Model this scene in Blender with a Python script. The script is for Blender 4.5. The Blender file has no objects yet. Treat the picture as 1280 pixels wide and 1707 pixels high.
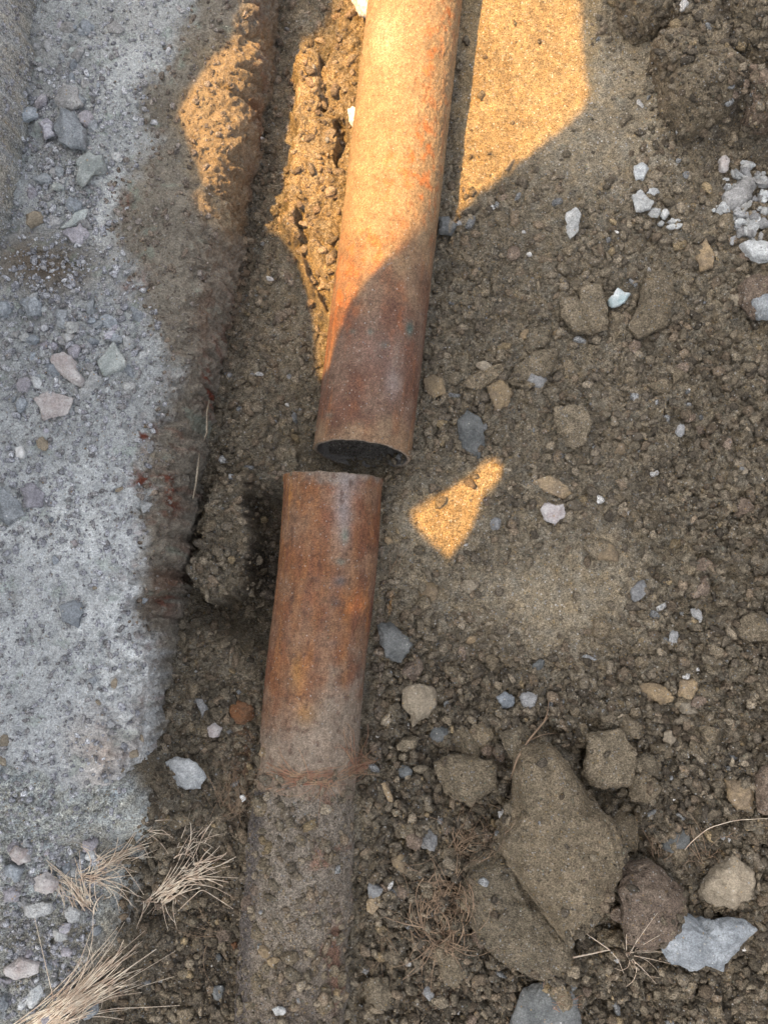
import bpy, bmesh, math, random
import numpy as np
from mathutils import Vector
from mathutils.geometry import tessellate_polygon
from mathutils.bvhtree import BVHTree
random.seed(7); RNG = np.random.default_rng(11)
S = bpy.context.scene
R_ = math.radians

# ------------------------------------------------------------------ camera
H, PITCH, F = 1.33, R_(8), 1372.0
cam = bpy.data.cameras.new('camera'); cam_o = bpy.data.objects.new('camera', cam)
S.collection.objects.link(cam_o); S.camera = cam_o
cam_o.location = (0, 0, H); cam_o.rotation_euler = (PITCH, 0, 0)
cam.sensor_fit = 'VERTICAL'; cam.sensor_height = 36; cam.lens = F / 1707 * 36
cam.clip_start = .02; cam.clip_end = 500
# ------------------------------------------------------------------ sky, sun, exposure
SUN_EL, SUN_AZ = R_(64), R_(176)          # azimuth (from +x, counter-clockwise) the light comes FROM
SUN_VEC = Vector((math.cos(SUN_EL)*math.cos(SUN_AZ), math.cos(SUN_EL)*math.sin(SUN_AZ), math.sin(SUN_EL)))
w = bpy.data.worlds.new('World'); S.world = w; w.use_nodes = True
nt = w.node_tree; sky = nt.nodes.new('ShaderNodeTexSky'); sky.sky_type = 'NISHITA'; sky.sun_disc = False
sky.sun_elevation = SUN_EL; sky.sun_rotation = R_(90) - SUN_AZ
sky.air_density = 1.0; sky.dust_density = 5.0; sky.ozone_density = 1.0
bg = nt.nodes['Background']; bg.inputs[1].default_value = .15
hs = nt.nodes.new('ShaderNodeHueSaturation'); hs.inputs['Saturation'].default_value = .42   # white balance for open shade
nt.links.new(sky.outputs[0], hs.inputs['Color']); nt.links.new(hs.outputs[0], bg.inputs[0])
sl = bpy.data.lights.new('sun', 'SUN'); sl.energy = 3.35; sl.angle = R_(.38); sl.color = (1.0, .56, .16)
so = bpy.data.objects.new('sun', sl); S.collection.objects.link(so)
so.rotation_euler = SUN_VEC.to_track_quat('Z', 'Y').to_euler(); so.location = (-3, 0, 5)
S.view_settings.view_transform = 'Standard'; S.view_settings.look = 'None'
S.view_settings.exposure = 1.86; S.view_settings.gamma = 1

# ------------------------------------------------------------------ pixel <-> world
CP, SP = math.cos(PITCH), math.sin(PITCH)
def P(u, v, z=0.0):
    dx, dy = (u-640)/F, (853.5-v)/F
    ry, rz = dy*CP + SP, dy*SP - CP
    t = (H-z)/(-rz)
    return np.array([dx*t, ry*t, z])
def UV(x, y, z=0.0):
    zr = z - H
    yc = y*CP + zr*SP; zc = -(-y*SP + zr*CP)
    return 640 + F*x/zc, 853.5 - F*yc/zc

# ------------------------------------------------------------------ numpy noise
def _h(ix, iy, s):
    a = (ix.astype(np.int64)*374761393 + iy.astype(np.int64)*668265263 + s*1442695041) & 0xffffffff
    a = ((a ^ (a >> 13))*1274126177) & 0xffffffff
    a = ((a ^ (a >> 16))*2246822519) & 0xffffffff
    return ((a ^ (a >> 15)) & 0xffffff)/16777216.0
def vn(x, y, s=0):
    ix, iy = np.floor(x), np.floor(y); fx, fy = x-ix, y-iy
    def g(i, j):
        a = _h(ix+i, iy+j, s)*2*math.pi
        return np.cos(a)*(fx-i) + np.sin(a)*(fy-j)
    sx, sy = fx*fx*fx*(fx*(fx*6-15)+10), fy*fy*fy*(fy*(fy*6-15)+10)
    a = g(0, 0)*(1-sx) + g(1, 0)*sx; b = g(0, 1)*(1-sx) + g(1, 1)*sx
    return (a*(1-sy) + b*sy)*1.5
def fbm(x, y, s=0, o=4, g=.5):
    r = 0; a = 1; n = 0
    for k in range(o):
        r = r + a*vn(x*2**k+k*17.3, y*2**k-k*9.1, s+k); n += a; a *= g
    return r/n
def wor(x, y, s=0):
    ix, iy = np.floor(x), np.floor(y)
    f1 = np.full(x.shape, 9.0); f2 = np.full(x.shape, 9.0); cid = np.zeros(x.shape)
    for i in (-1, 0, 1):
        for j in (-1, 0, 1):
            cx, cy = ix+i, iy+j
            px, py = cx+_h(cx, cy, s), cy+_h(cx, cy, s+5)
            d = np.hypot(px-x, py-y); c = _h(cx, cy, s+9)
            m = d < f1
            f2 = np.where(m, f1, np.minimum(f2, d)); cid = np.where(m, c, cid); f1 = np.where(m, d, f1)
    return f1, f2, cid
def vn3(p, s=0):
    i = np.floor(p).astype(np.int64); f = p-i; f = f*f*(3-2*f); r = 0
    for a in (0, 1):
        for b in (0, 1):
            for c in (0, 1):
                hsh = _h(i[:, 0]+a+(i[:, 2]+c)*57, i[:, 1]+b+(i[:, 2]+c)*131, s)
                wgt = (f[:, 0] if a else 1-f[:, 0])*(f[:, 1] if b else 1-f[:, 1])*(f[:, 2] if c else 1-f[:, 2])
                r = r + hsh*wgt
    return r*2-1
def fbm3(p, s=0, o=4, g=.5):
    r = 0; a = 1; n = 0
    for k in range(o):
        r = r + a*vn3(p*2**k+k*3.7, s+k); n += a; a *= g
    return r/n
def sst(a, b, x):
    t = np.clip((x-a)/(b-a), 0, 1); return t*t*(3-2*t)
def sdf(u, v, poly):
    """signed distance (px), positive inside"""
    d = np.full(u.shape, 1e9); ins = np.zeros(u.shape, bool); n = len(poly)
    for k in range(n):
        x0, y0 = poly[k]; x1, y1 = poly[(k+1) % n]; ex, ey = x1-x0, y1-y0
        t = np.clip(((u-x0)*ex+(v-y0)*ey)/(ex*ex+ey*ey+1e-9), 0, 1)
        d = np.minimum(d, np.hypot(u-x0-t*ex, v-y0-t*ey))
        c = ((y0 > v) != (y1 > v)) & (u < ex*(v-y0)/(ey if abs(ey) > 1e-9 else 1e-9)+x0)
        ins ^= c
    return np.where(ins, d, -d)
def spot(u, v, cu, cv, ru, rv=None):
    rv = rv or ru
    return np.exp(-(((u-cu)/ru)**2+((v-cv)/rv)**2))
def mixc(c, c2, m):
    return c*(1-m[..., None]) + np.array(c2)*m[..., None]

# ------------------------------------------------------------------ mesh + object helpers
def mesh_np(name, V, Fc, tint=None, smooth=True):
    """V (n,3); Fc (m,k) faces, all k-gons"""
    me = bpy.data.meshes.new(name); Fc = np.asarray(Fc, np.int32); n, k = Fc.shape
    me.vertices.add(len(V)); me.vertices.foreach_set('co', np.asarray(V, np.float32).ravel())
    me.loops.add(n*k); me.loops.foreach_set('vertex_index', Fc.ravel())
    me.polygons.add(n); me.polygons.foreach_set('loop_start', np.arange(0, n*k, k, dtype=np.int32))
    me.polygons.foreach_set('loop_total', np.full(n, k, np.int32))
    if smooth: me.polygons.foreach_set('use_smooth', np.ones(n, bool))
    me.update(calc_edges=True); me.validate()
    if tint is not None:
        a = me.color_attributes.new('tint', 'FLOAT_COLOR', 'POINT')
        c = np.ones((len(V), 4), np.float32); tint = np.asarray(tint); c[:, :tint.shape[1]] = tint; a.data.foreach_set('color', c.ravel())
    return me
def link(name, me, mat=None, parent=None, loc=None):
    o = bpy.data.objects.new(name, me); S.collection.objects.link(o)
    if mat and me is not None and not me.materials: me.materials.append(mat)
    if parent: o.parent = parent
    if loc is not None: o.location = loc
    return o
def tag(o, label=None, cat=None, group=None, kind=None):
    if label: o['label'] = label
    if cat: o['category'] = cat
    if group: o['group'] = group
    if kind: o['kind'] = kind
    return o
def grid_faces(nx, ny):
    i = np.arange(nx-1)[None, :] + np.arange(ny-1)[:, None]*nx
    return np.stack([i, i+1, i+nx+1, i+nx], -1).reshape(-1, 4)

# ------------------------------------------------------------------ materials
class NT:
    def __init__(s, name):
        s.m = bpy.data.materials.new(name); s.m.use_nodes = True; s.t = s.m.node_tree
        s.b = s.t.nodes['Principled BSDF']
    def n(s, typ, **kw):
        o = s.t.nodes.new(typ)
        for k, v in kw.items():
            if k in o.inputs: o.inputs[k].default_value = v
            else: setattr(o, k, v)
        return o
    def l(s, a, b): s.t.links.new(a, b)
    def math(s, op, a, b=None):
        o = s.n('ShaderNodeMath', operation=op)
        for i, x in enumerate((a, b)):
            if x is None: continue
            if isinstance(x, (int, float)): o.inputs[i].default_value = x
            else: s.l(x, o.inputs[i])
        return o.outputs[0]
    def mix(s, fac, a, b, mode='MIX'):
        o = s.n('ShaderNodeMix', data_type='RGBA', blend_type=mode)
        for i, x in ((0, fac), (6, a), (7, b)):
            if isinstance(x, (int, float)): o.inputs[i].default_value = x
            elif isinstance(x, tuple): o.inputs[i].default_value = (*x, 1)
            else: s.l(x, o.inputs[i])
        return o.outputs[2]
    def ramp(s, x, stops, interp='LINEAR'):
        o = s.n('ShaderNodeValToRGB'); o.color_ramp.interpolation = interp; e = o.color_ramp.elements
        while len(e) < len(stops): e.new(.5)
        for k, (p, c) in enumerate(stops): e[k].position = p; e[k].color = (*c, 1) if isinstance(c, tuple) else (c, c, c, 1)
        s.l(x, o.inputs[0]); return o.outputs[0]
def grit(name, base=None, base2=None, speck=.10, speck_amt=.55, contrast=.5, bump=.6, rough=.95, scale=1.0, coat_dist=.0016, spec=.2):
    """dusty granular surface: base albedo (attribute 'tint' or two-colour noise) broken up by grains and coloured specks"""
    t = NT(name); tc = t.n('ShaderNodeNewGeometry'); co = tc.outputs['Position']
    if base is None:
        at = t.n('ShaderNodeAttribute', attribute_name='tint'); col = at.outputs['Color']
    else:
        nz = t.n('ShaderNodeTexNoise', Scale=38*scale, Detail=5.0, Roughness=.65); t.l(co, nz.inputs['Vector'])
        f = t.ramp(nz.outputs[0], [(.38, 0.0), (.62, 1.0)])
        col = t.mix(f, base, base2)
        oi = t.n('ShaderNodeObjectInfo')
        col = t.mix(1.0, col, t.ramp(oi.outputs['Random'], [(0, (.8, .8, .8)), (.5, (1.0, .97, .93)), (1, (1.2, 1.2, 1.2))]), 'MULTIPLY')
    g1 = t.n('ShaderNodeTexNoise', Scale=420*scale, Detail=3.0, Roughness=.75); t.l(co, g1.inputs['Vector'])
    g2 = t.n('ShaderNodeTexNoise', Scale=95*scale, Detail=4.0, Roughness=.7); t.l(co, g2.inputs['Vector'])
    v1 = t.ramp(g1.outputs[0], [(.30, 1-contrast), (.70, 1+contrast)])
    v2 = t.ramp(g2.outputs[0], [(.30, 1-contrast*.5), (.70, 1+contrast*.5)])
    g3 = t.n('ShaderNodeTexNoise', Scale=210*scale, Detail=3.0, Roughness=.8); t.l(co, g3.inputs['Vector'])
    v3 = t.ramp(g3.outputs[0], [(.36, 1-contrast*.35), (.64, 1+contrast*.35)])
    col = t.mix(1.0, col, v1, 'MULTIPLY'); col = t.mix(1.0, col, v2, 'MULTIPLY'); col = t.mix(1.0, col, v3, 'MULTIPLY')
    vo = t.n('ShaderNodeTexVoronoi', Scale=300*scale); t.l(co, vo.inputs['Vector'])
    sp = t.n('ShaderNodeSeparateColor'); t.l(vo.outputs['Color'], sp.inputs[0])
    sel = t.ramp(sp.outputs[0], [(1-speck-.004, 0.0), (1-speck, 1.0)])
    rad = t.ramp(vo.outputs['Distance'], [(.38, 1.0), (.5, 0.0)])
    hue = t.ramp(sp.outputs[1], [(0, (.45, .42, .36)), (.3, (.36, .24, .10)), (.5, (.28, .30, .31)), (.68, (.10, .085, .07)), (.83, (.20, .23, .17)), (.92, (.62, .60, .55))], 'CONSTANT')
    col = t.mix(t.math('MULTIPLY', t.math('MULTIPLY', sel, rad), speck_amt), col, hue)
    t.l(col, t.b.inputs['Base Color'])
    t.b.inputs['Roughness'].default_value = rough; t.b.inputs['Specular IOR Level'].default_value = spec
    hgt = t.math('ADD', t.math('MULTIPLY', g1.outputs[0], .7), t.math('MULTIPLY', g2.outputs[0], 1.6))
    hgt = t.math('ADD', hgt, t.math('MULTIPLY', t.math('MULTIPLY', sel, rad), .35))
    bp = t.n('ShaderNodeBump', Strength=bump, Distance=coat_dist*2.2)
    if base is None: t.l(t.math('MULTIPLY', at.outputs['Alpha'], bump), bp.inputs['Strength'])
    t.l(hgt, bp.inputs['Height']); t.l(bp.outputs[0], t.b.inputs['Normal'])
    return t.m
M_soil = grit('soil', speck=.16, bump=1.0, contrast=.62, coat_dist=.0034)
M_crumb = grit('soil_crumbs', speck=.10, bump=1.0, contrast=.6, coat_dist=.0024)
M_dust = grit('dusty_crust', speck=.09, speck_amt=.35, contrast=.34, bump=1.0, coat_dist=.003)
M_rust = grit('rusty_steel', speck=.06, speck_amt=.35, contrast=.42, bump=.8, rough=.85, spec=.25, scale=1.15, coat_dist=.0010)
M_clod = grit('dirt_crusted_stone', (.180, .148, .100), (.255, .208, .142), speck=.16, contrast=.58, bump=1.0, coat_dist=.0036)
M_red = grit('reddish_stone', (.185, .140, .105), (.25, .195, .145), speck=.12, contrast=.55, bump=1.0, coat_dist=.0034)
M_tan = grit('tan_stone', (.27, .23, .17), (.20, .17, .125), speck=.05, contrast=.3)
M_ochre = grit('ochre_stone', (.26, .195, .115), (.18, .14, .095), speck=.05, contrast=.35)
M_grey = grit('grey_stone', (.20, .20, .195), (.33, .33, .32), speck=.04, contrast=.3, bump=.9)
M_pale = grit('pale_stone', (.32, .33, .32), (.46, .465, .45), speck=.04, contrast=.3, bump=.9)
M_white = grit('white_stone', (.58, .57, .54), (.70, .70, .67), speck=.02, contrast=.12, bump=.4)
M_slate = grit('slate_stone', (.085, .090, .088), (.145, .15, .145), speck=.04, contrast=.3)
M_blue = grit('bluish_stone', (.165, .18, .19), (.275, .295, .305), speck=.04, contrast=.3)
M_purple = grit('purplish_stone', (.22, .21, .225), (.34, .33, .345), speck=.04, contrast=.3)
M_pink = grit('pinkish_stone', (.34, .30, .285), (.45, .435, .42), speck=.03, contrast=.2)
M_green = grit('greenish_stone', (.22, .24, .225), (.34, .36, .34), speck=.05, contrast=.25)
M_cyan = grit('pale_cyan_stone', (.30, .38, .39), (.52, .55, .55), speck=.02, contrast=.2)
M_rusty = grit('rust_orange_stone', (.16, .075, .035), (.13, .08, .05), speck=.05, contrast=.35)
def fibre_mat(name, a, b):
    t = NT(name); nz = t.n('ShaderNodeTexNoise', Scale=90.0, Detail=3.0); tc = t.n('ShaderNodeTexCoord'); t.l(tc.outputs['Object'], nz.inputs['Vector'])
    t.l(t.mix(t.ramp(nz.outputs[0], [(.35, 0.0), (.65, 1.0)]), a, b), t.b.inputs['Base Color']); t.b.inputs['Roughness'].default_value = .8
    return t.m
M_straw = fibre_mat('straw_fibre', (.78, .68, .52), (.52, .38, .27))
M_root = fibre_mat('root_fibre', (.34, .24, .15), (.20, .13, .08))
M_rroot = fibre_mat('reddish_root_fibre', (.28, .13, .08), (.36, .24, .14))

# ------------------------------------------------------------------ ground height field
STEP = .0022
core_x = np.arange(-.76, .76, STEP); core_y = np.arange(-.66, 1.24, STEP)
def extend(a):
    out = []; d = STEP
    for k in range(60):
        d *= 1.19; out.append(d)
    o = np.cumsum(out); o = o[o < 45]
    return np.concatenate([(a[0]-o)[::-1], a, a[-1]+o])
gx, gy = extend(core_x), extend(core_y)
X, Y = np.meshgrid(gx, gy); U, Vv = UV(X, Y, 0.0)
Uc, Vc = np.clip(U, -400, 1700), np.clip(Vv, -400, 2100)
core = (sst(.0, .15, X+.95)*sst(.0, .15, .95-X)*sst(0, .15, Y+.85)*sst(0, .15, 1.45-Y))
ctl = [(900,600,.0),(1000,100,.014),(850,150,.014),(950,1000,-.006),(870,950,.0),(1060,950,-.002),(1150,100,.045),(1250,120,.055),(1220,300,.02),
 (1200,500,.018),(1230,800,.022),(1200,950,.028),(1230,1200,.030),(900,1250,.004),(1000,1400,-.01),(1200,1650,-.02),(700,1100,-.035),
 (660,1000,-.03),(655,1200,-.035),(650,1400,-.01),(700,1600,-.015),(720,800,-.006),(680,880,-.01),(755,500,-.006),(785,200,.014),(760,300,.010),(790,330,.006),(745,680,-.01),(800,0,.020),(790,100,.018),
 (600,770,-.045),(500,740,-.045),(470,0,-.045),(465,100,-.05),(450,300,-.05),(430,500,-.05),(430,620,-.05),(420,760,-.05),(450,890,-.14),(440,940,-.15),
 (425,1010,-.15),(350,1100,-.06),(340,1250,-.05),(400,1200,-.05),(400,1330,-.04),(370,1400,-.04),(330,1500,-.045),(350,1650,-.05),
 (150,1420,.065),(60,1345,.118),(120,1355,.115),(0,1345,.118),(30,1420,.105),(190,1360,.095),(90,1550,.06),(50,1690,.06),(180,1560,.035),(240,1420,-.005),(270,1520,-.04),(290,1680,-.06),(100,700,-.05),(100,1100,-.05),(200,300,-.05),
 (250,900,-.05),(200,1200,-.05),(0,600,-.05),(760,1450,-.01),(1100,1650,-.02),(1400,500,.10),(1400,1200,.12),(1400,100,.16),(-300,600,.2),(-300,1400,.15),
 (700,-300,.05),(700,1950,.0),(1100,1250,.012),(1000,650,.004),(1120,480,.012),(820,1500,-.012)]
W = 0; Z = 0
for (u, v, z) in ctl:
    q = P(u, v, z); d2 = (X-q[0])**2 + (Y-q[1])**2; ww = 1/(d2+.022**2)**2
    W = W + ww; Z = Z + ww*z
Z = Z/W
Z += .55*sst(.84, 1.15, np.abs(X))*sst(4.5, 3.0, np.abs(Y))
Z += 0
# sharper local forms
wu, wv = U + 14*fbm(X*22, Y*22, 3, 3), Vv + 14*fbm(X*22+9, Y*22, 5, 3)
wu2, wv2 = wu + 9*fbm(X*80, Y*80, 13, 3), wv + 9*fbm(X*80+4, Y*80, 15, 3)
RIDGE = [(493,85),(520,66),(540,108),(572,10),(600,-90),(660,-90),(640,250),(600,560),(552,545),(528,500),(500,455),(496,405),(466,378),(478,280),(488,190)]
rid = sst(-6, 9, sdf(wu2, wv2, RIDGE))
Z = Z*(1-rid) + rid*(.004+.010*fbm(X*30, Y*30, 21, 3))
for poly, dep, s0 in (([(532,112),(545,118),(548,185),(538,192)], .02, 5), ([(560,205),(573,205),(572,255),(566,282),(559,245)], .035, 3),
                  ([(541,165),(560,150),(570,165),(555,205),(543,200)], .015, 5), ([(492,352),(502,350),(520,420),(552,495),(548,520),(520,470),(500,410)], .025, 4)):
    Z -= dep*sst(-s0, s0, sdf(wu, wv, poly))
LUMP = [(318,865),(345,800),(405,775),(424,900),(414,960),(388,1003),(330,1005),(305,960)]
lm = sst(-5, 12, sdf(wu2, wv2, LUMP)); Z = Z*(1-lm) + lm*(-.022+.008*fbm(X*30, Y*30, 33, 3))
def reproj(poly, z):
    return [tuple(float(q) for q in UV(*P(u, v, z)[:2], 0.0)) for u, v in poly]
BANK = reproj([(-500,-400),(66,-300),(50,0),(46,140),(34,250),(8,340),(-30,430),(-600,520)], .17)
bk = sst(-10, 40, sdf(wu, wv, BANK)); Z = Z*(1-bk) + bk*(.21+.05*fbm(X*9, Y*9, 41, 4))
TR = [(1028,-300),(1036,30),(1050,60),(1082,70),(1092,120),(1120,180),(1150,225),(1200,232),(1600,250),(1600,-300)]
tr = sst(-6, 16, sdf(wu2, wv2, TR)); Z += tr*(.040+.030*fbm(X*13, Y*13, 51, 5, .6))
cr = np.abs(sdf(wu, wv, [(1036,30),(1062,62),(1088,60),(1125,30),(1170,10),(1160,-200),(1020,-200)])); Z -= .024*np.exp(-(cr/6)**2)*sst(-40, -10, -Vv+60)
Z -= .045*spot(wu, wv, 1210, 35, 26, 16) + .04*spot(wu, wv, 1215, 160, 30, 18) + .03*spot(wu, wv, 1260, 225, 40, 14)
# soil texture strength: 0 = compacted smooth, 1 = loose clods
smooth = np.clip(1.1*spot(Uc, Vc, 930, 1000, 150, 110) + .9*spot(Uc, Vc, 880, 120, 150, 190) + .8*spot(Uc, Vc, 1010, 200, 110, 130) + .7*spot(Uc, Vc, 700, 880, 70, 110)
                 + .5*spot(Uc, Vc, 1120, 240, 80, 90) + .6*spot(Uc, Vc, 480, 150, 40, 250) + .45*spot(Uc, Vc, 480, 560, 60, 100), 0, 1)
smooth = np.maximum(smooth, .85*bk); smooth = np.maximum(smooth, .9*np.clip(sst(-20, 10, sdf(wu, wv, [(785,-300),(1000,-300),(985,175),(765,350)]))+sst(-14, 6, sdf(wu, wv, [(684,852),(755,812),(804,772),(836,770),(832,798),(792,866),(748,932)])), 0, 1)); smooth = smooth*(1-tr)
loose = (1-.88*smooth)*core
rough_low = np.clip(sst(1000, 1180, Vc)*sst(600, 660, Uc) + sst(1040, 1150, Uc)*sst(400, 900, Vc), 0, 1)
Z += .010*fbm(X*11, Y*11, 61, 3)*(1-.6*smooth)
cid_tot = 0
for sc, amp, thr, sd in ((.080, .24, .55, 69), (.044, .34, .45, 71), (.022, .50, .22, 81), (.0118, .58, .10, 91), (.0066, .50, .10, 95)):
    wx, wy = X + sc*.85*fbm(X/sc*.9, Y/sc*.9, sd+1, 4, .6), Y + sc*.85*fbm(X/sc*.9+7, Y/sc*.9, sd+2, 4, .6)
    f1, f2, cid = wor(wx/sc, wy/sc, sd)
    r = .42 + .33*((cid*7.3) % 1)
    hh = np.sqrt(np.clip(1-(f1/r)**2, 0, 1))*(cid > thr)*(.35+.65*((cid*13.7) % 1))
    hh = np.minimum(hh, .62+.3*((cid*5.1) % 1)+.12*fbm(X/sc*2.2, Y/sc*2.2, sd+4, 2))
    k = (1.1*rough_low) if sc > .06 else (.45+1.0*rough_low) if sc > .03 else (.65+.7*rough_low)
    Z += sc*amp*hh*loose*k
    cid_tot = cid_tot + (cid-.5)*(hh > .05)*loose*(0 if sc > .06 else .5 if sc > .03 else .35)
Z += (.0046*fbm(X*80, Y*80, 101, 3, .6) + .0026*fbm(X*230, Y*230, 111, 2))*core*(1-.55*smooth)
Z += .25*(1-core)*fbm(X*1.3, Y*1.3, 121, 5)
# ---- albedo of the soil by kind of material, with sunlit tones painted in
C = np.zeros(X.shape+(3,)); C[:] = (.200, .165, .121)
C = mixc(C, (.182, .146, .102), np.clip(smooth, 0, 1)*.8)
damp_dark = np.clip(.9*spot(Uc, Vc, 330, 1620, 110, 150) + .7*spot(Uc, Vc, 430, 960, 45, 110) + .6*sst(1080, 1300, Vc)*sst(590, 640, Uc)*(.6+.4*fbm(X*9, Y*9, 131, 3))
               + .55*spot(Uc, Vc, 1210, 230, 120, 70) + .5*spot(Uc, Vc, 760, 1120, 90, 80), 0, 1)  # damp soil, plus a darker tone in hollows and the raised corner
SUN_TINT = sst(-20, 10, sdf(wu, wv, [(785,-300),(1000,-300),(985,175),(765,350)]))+sst(-14, 6, sdf(wu, wv, [(684,852),(755,812),(804,772),(836,770),(832,798),(792,866),(748,932)]))
SUN_TINT = np.clip(SUN_TINT, 0, 1)
C = mixc(C, (.225, .160, .088), SUN_TINT*.85)  # sunlit warmth painted into the soil where the sun patches fall
C = mixc(C, (.085, .068, .052), np.clip(damp_dark+.55*tr+.35*sst(.02, .3, fbm(X*13, Y*13, 133, 3))*(1-smooth), 0, 1))
red = np.clip(.8*spot(wu, wv, 400, 1230, 22, 70) + .6*spot(wu, wv, 395, 1330, 30, 60)+.5*spot(wu, wv, 720, 1660, 50, 20), 0, 1)*(fbm(X*60, Y*60, 141, 3) > -.1)
C = mixc(C, (.14, .065, .035), red*.8)
Uz, Vz = UV(X, Y, Z); nz_ = 16*fbm(X*22, Y*22, 3, 4); Uz, Vz = Uz+nz_, Vz+nz_
pale = np.clip(sst(-25, 25, sdf(Uz, Vz, [(-400,1230),(120,1230),(215,1290),(250,1345),(245,1400),(215,1500),(180,1600),(140,1707),(100,2200),(-500,2200)])), 0, 1)
pale = pale*(1-.6*spot(Uz, Vz, 150, 1410, 60, 30))*(1-.6*spot(Uz, Vz, 170, 1620, 70, 70))*(1-.5*spot(Uz, Vz, 100, 1560, 90, 20))
C = mixc(C, (.48, .49, .475), np.clip(pale*(.7+.5*sst(1560, 1380, Vc)), 0, 1)*.85)
C = mixc(C, (.33, .33, .32), bk); C = C*(1+.35*(bk*fbm(X*14, Y*5, 151, 4)))[..., None]
C = mixc(C, (.27, .205, .130), rid*.85)  # ridge painted lighter and warmer to look sunlit
C *= (1 + .75*cid_tot + .34*fbm(X*12, Y*12, 161, 4) + .30*fbm(X*90, Y*90, 171, 3)).clip(.45, 1.7)[..., None]
hue = fbm(X*45, Y*45, 181, 3)
C[..., 0] *= 1+.10*hue; C[..., 2] *= 1-.16*hue
C = (C*np.array([1.0, 1.015, .97])).clip(.02, .8)
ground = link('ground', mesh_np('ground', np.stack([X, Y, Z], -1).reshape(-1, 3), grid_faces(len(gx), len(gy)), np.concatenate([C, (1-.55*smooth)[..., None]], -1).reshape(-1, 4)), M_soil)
tag(ground, kind='structure')

# ------------------------------------------------------------------ the broad dust-covered pipe at the left
EDGE = [(500,-260),(466,0),(442,180),(416,330),(388,500),(352,680),(322,830),(292,1050),(264,1200),(240,1335),(225,1420)]
ew = np.array([P(u, v, -.045) for u, v in EDGE]); ew = ew[np.argsort(ew[:, 1])]
BR, BZ = .27, -.11
def prof(t):
    return np.sign(np.sin(t))*np.abs(np.sin(t))**.36, .815*np.abs(np.cos(t))**.36*np.sign(np.cos(t))
def edge_x(y):
    s = .035
    return sum(np.interp(y+d, ew[:, 1], ew[:, 0]) for d in (-2*s, -s, 0, s, 2*s))/5 + .011*fbm(y*8, y*0, 191, 6, .65)
Y_END = P(240, 1352, 0)[1]
by = np.arange(Y_END-.05, 1.75, .0024); _t = np.linspace(R_(-72), R_(89.8), 6000); _p = prof(_t); _s = np.concatenate([[0], np.cumsum(np.hypot(np.diff(_p[0]), np.diff(_p[1])))])*BR
bt = np.interp(np.arange(0, _s[-1], .0024), _s, _t)
BT, BY = np.meshgrid(bt, by)
PX, PZ = prof(BT); arc = PX*BR + np.clip(-PZ*.5+.2, 0, .2)*0
endf = np.clip((BY-(Y_END-.05)+.012*fbm(arc*14, BY*0, 199, 4))/.06, 0, 1)**.5
qz = PZ*BR
bd = .012*fbm(arc*9, BY*9+qz*9, 201, 4, .6) + .0060*fbm(arc*32, BY*32+qz*20, 205, 3) + .0040*fbm(arc*100+qz*90, BY*100, 211, 3)+ .0022*fbm(arc*240+qz*200, BY*240, 213, 2)
bu0, bv0 = UV(edge_x(BY)-.268+BR*PX, BY, BZ+BR*PZ)
stony = np.clip(.8*sst(.17, .25, arc)+.9*spot(bu0, bv0, 120, 560, 110, 160) + .8*spot(bu0, bv0, 110, 260, 60, 170) + .6*spot(bu0, bv0, 80, 800, 90, 60) + .5*spot(bu0, bv0, 130, 1020, 110, 90) + .12, 0, 1)
bcid = 0
for sc, amp, thr, sd in ((.034, .24, .35, 221), (.017, .38, .25, 231), (.009, .42, .2, 241)):
    wx, wy = arc+sc*.4*fbm(arc/sc, BY/sc, sd+1, 2), BY+sc*.4*fbm(arc/sc+5, BY/sc, sd+2, 2)
    f1, f2, cid = wor(wx/sc, wy/sc, sd)
    hh = np.minimum(np.sqrt(np.clip(1-(f1/(.4+.3*cid))**2, 0, 1)), .5)*(cid > thr)
    bd = bd + sc*amp*hh*stony; bcid = bcid + (cid-.5)*(hh > .05)*stony*.35
bd = bd + .018*spot(bu0, bv0, 60, 450, 95, 55) + .010*spot(bu0, bv0, 200, 1180, 60, 90)
edgy = sst(.19, .255, arc); bd = bd + edgy*(.007*fbm(arc*30+qz*30, BY*30, 253, 5, .65)+.006*fbm(qz*90, BY*90, 255, 3))
rr = BR+bd
bX = edge_x(BY)-.268+rr*PX*(1-.04*(1-endf)); bZ = BZ+rr*PZ-.10*(1-endf)**1.5
bu, bv = UV(bX, BY, bZ); n1 = 40*fbm(arc*14, BY*14, 261, 4)
bw_u, bw_v = bu+n1, bv+30*fbm(arc*14+3, BY*14, 265, 4)
bC = np.zeros(bX.shape+(3,)); bC[:] = (.215, .188, .145)
PALE = [(-200,-100),(350,-100),(300,60),(240,150),(250,250),(185,320),(195,390),(240,500),(290,620),(250,700),(235,800),(240,900),(215,1030),(262,1075),(268,1150),(258,1260),(245,1400),(-200,1400)]
pm = sst(-28, 22, sdf(bw_u, bw_v, PALE)+26*fbm(arc*60, BY*60, 267, 4, .7))
pm = pm*(1-.85*spot(bu, bv, 65, 440, 100, 45))*(1-.35*np.clip(spot(bw_u, bw_v, 230, 40, 60, 60), 0, 1))
lowp = sst(560, 900, bv)[..., None]; pale_c = np.array([.41, .425, .41])*(1-lowp)+np.array([.58, .595, .58])*lowp; bC = bC*(1-pm[..., None]) + (bC*.15+pale_c*.85)*pm[..., None]; bC = mixc(bC, (.42, .42, .42), 0*pm*(.80+.4*fbm(arc*30, BY*30, 262, 4)).clip(0, 1))
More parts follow.
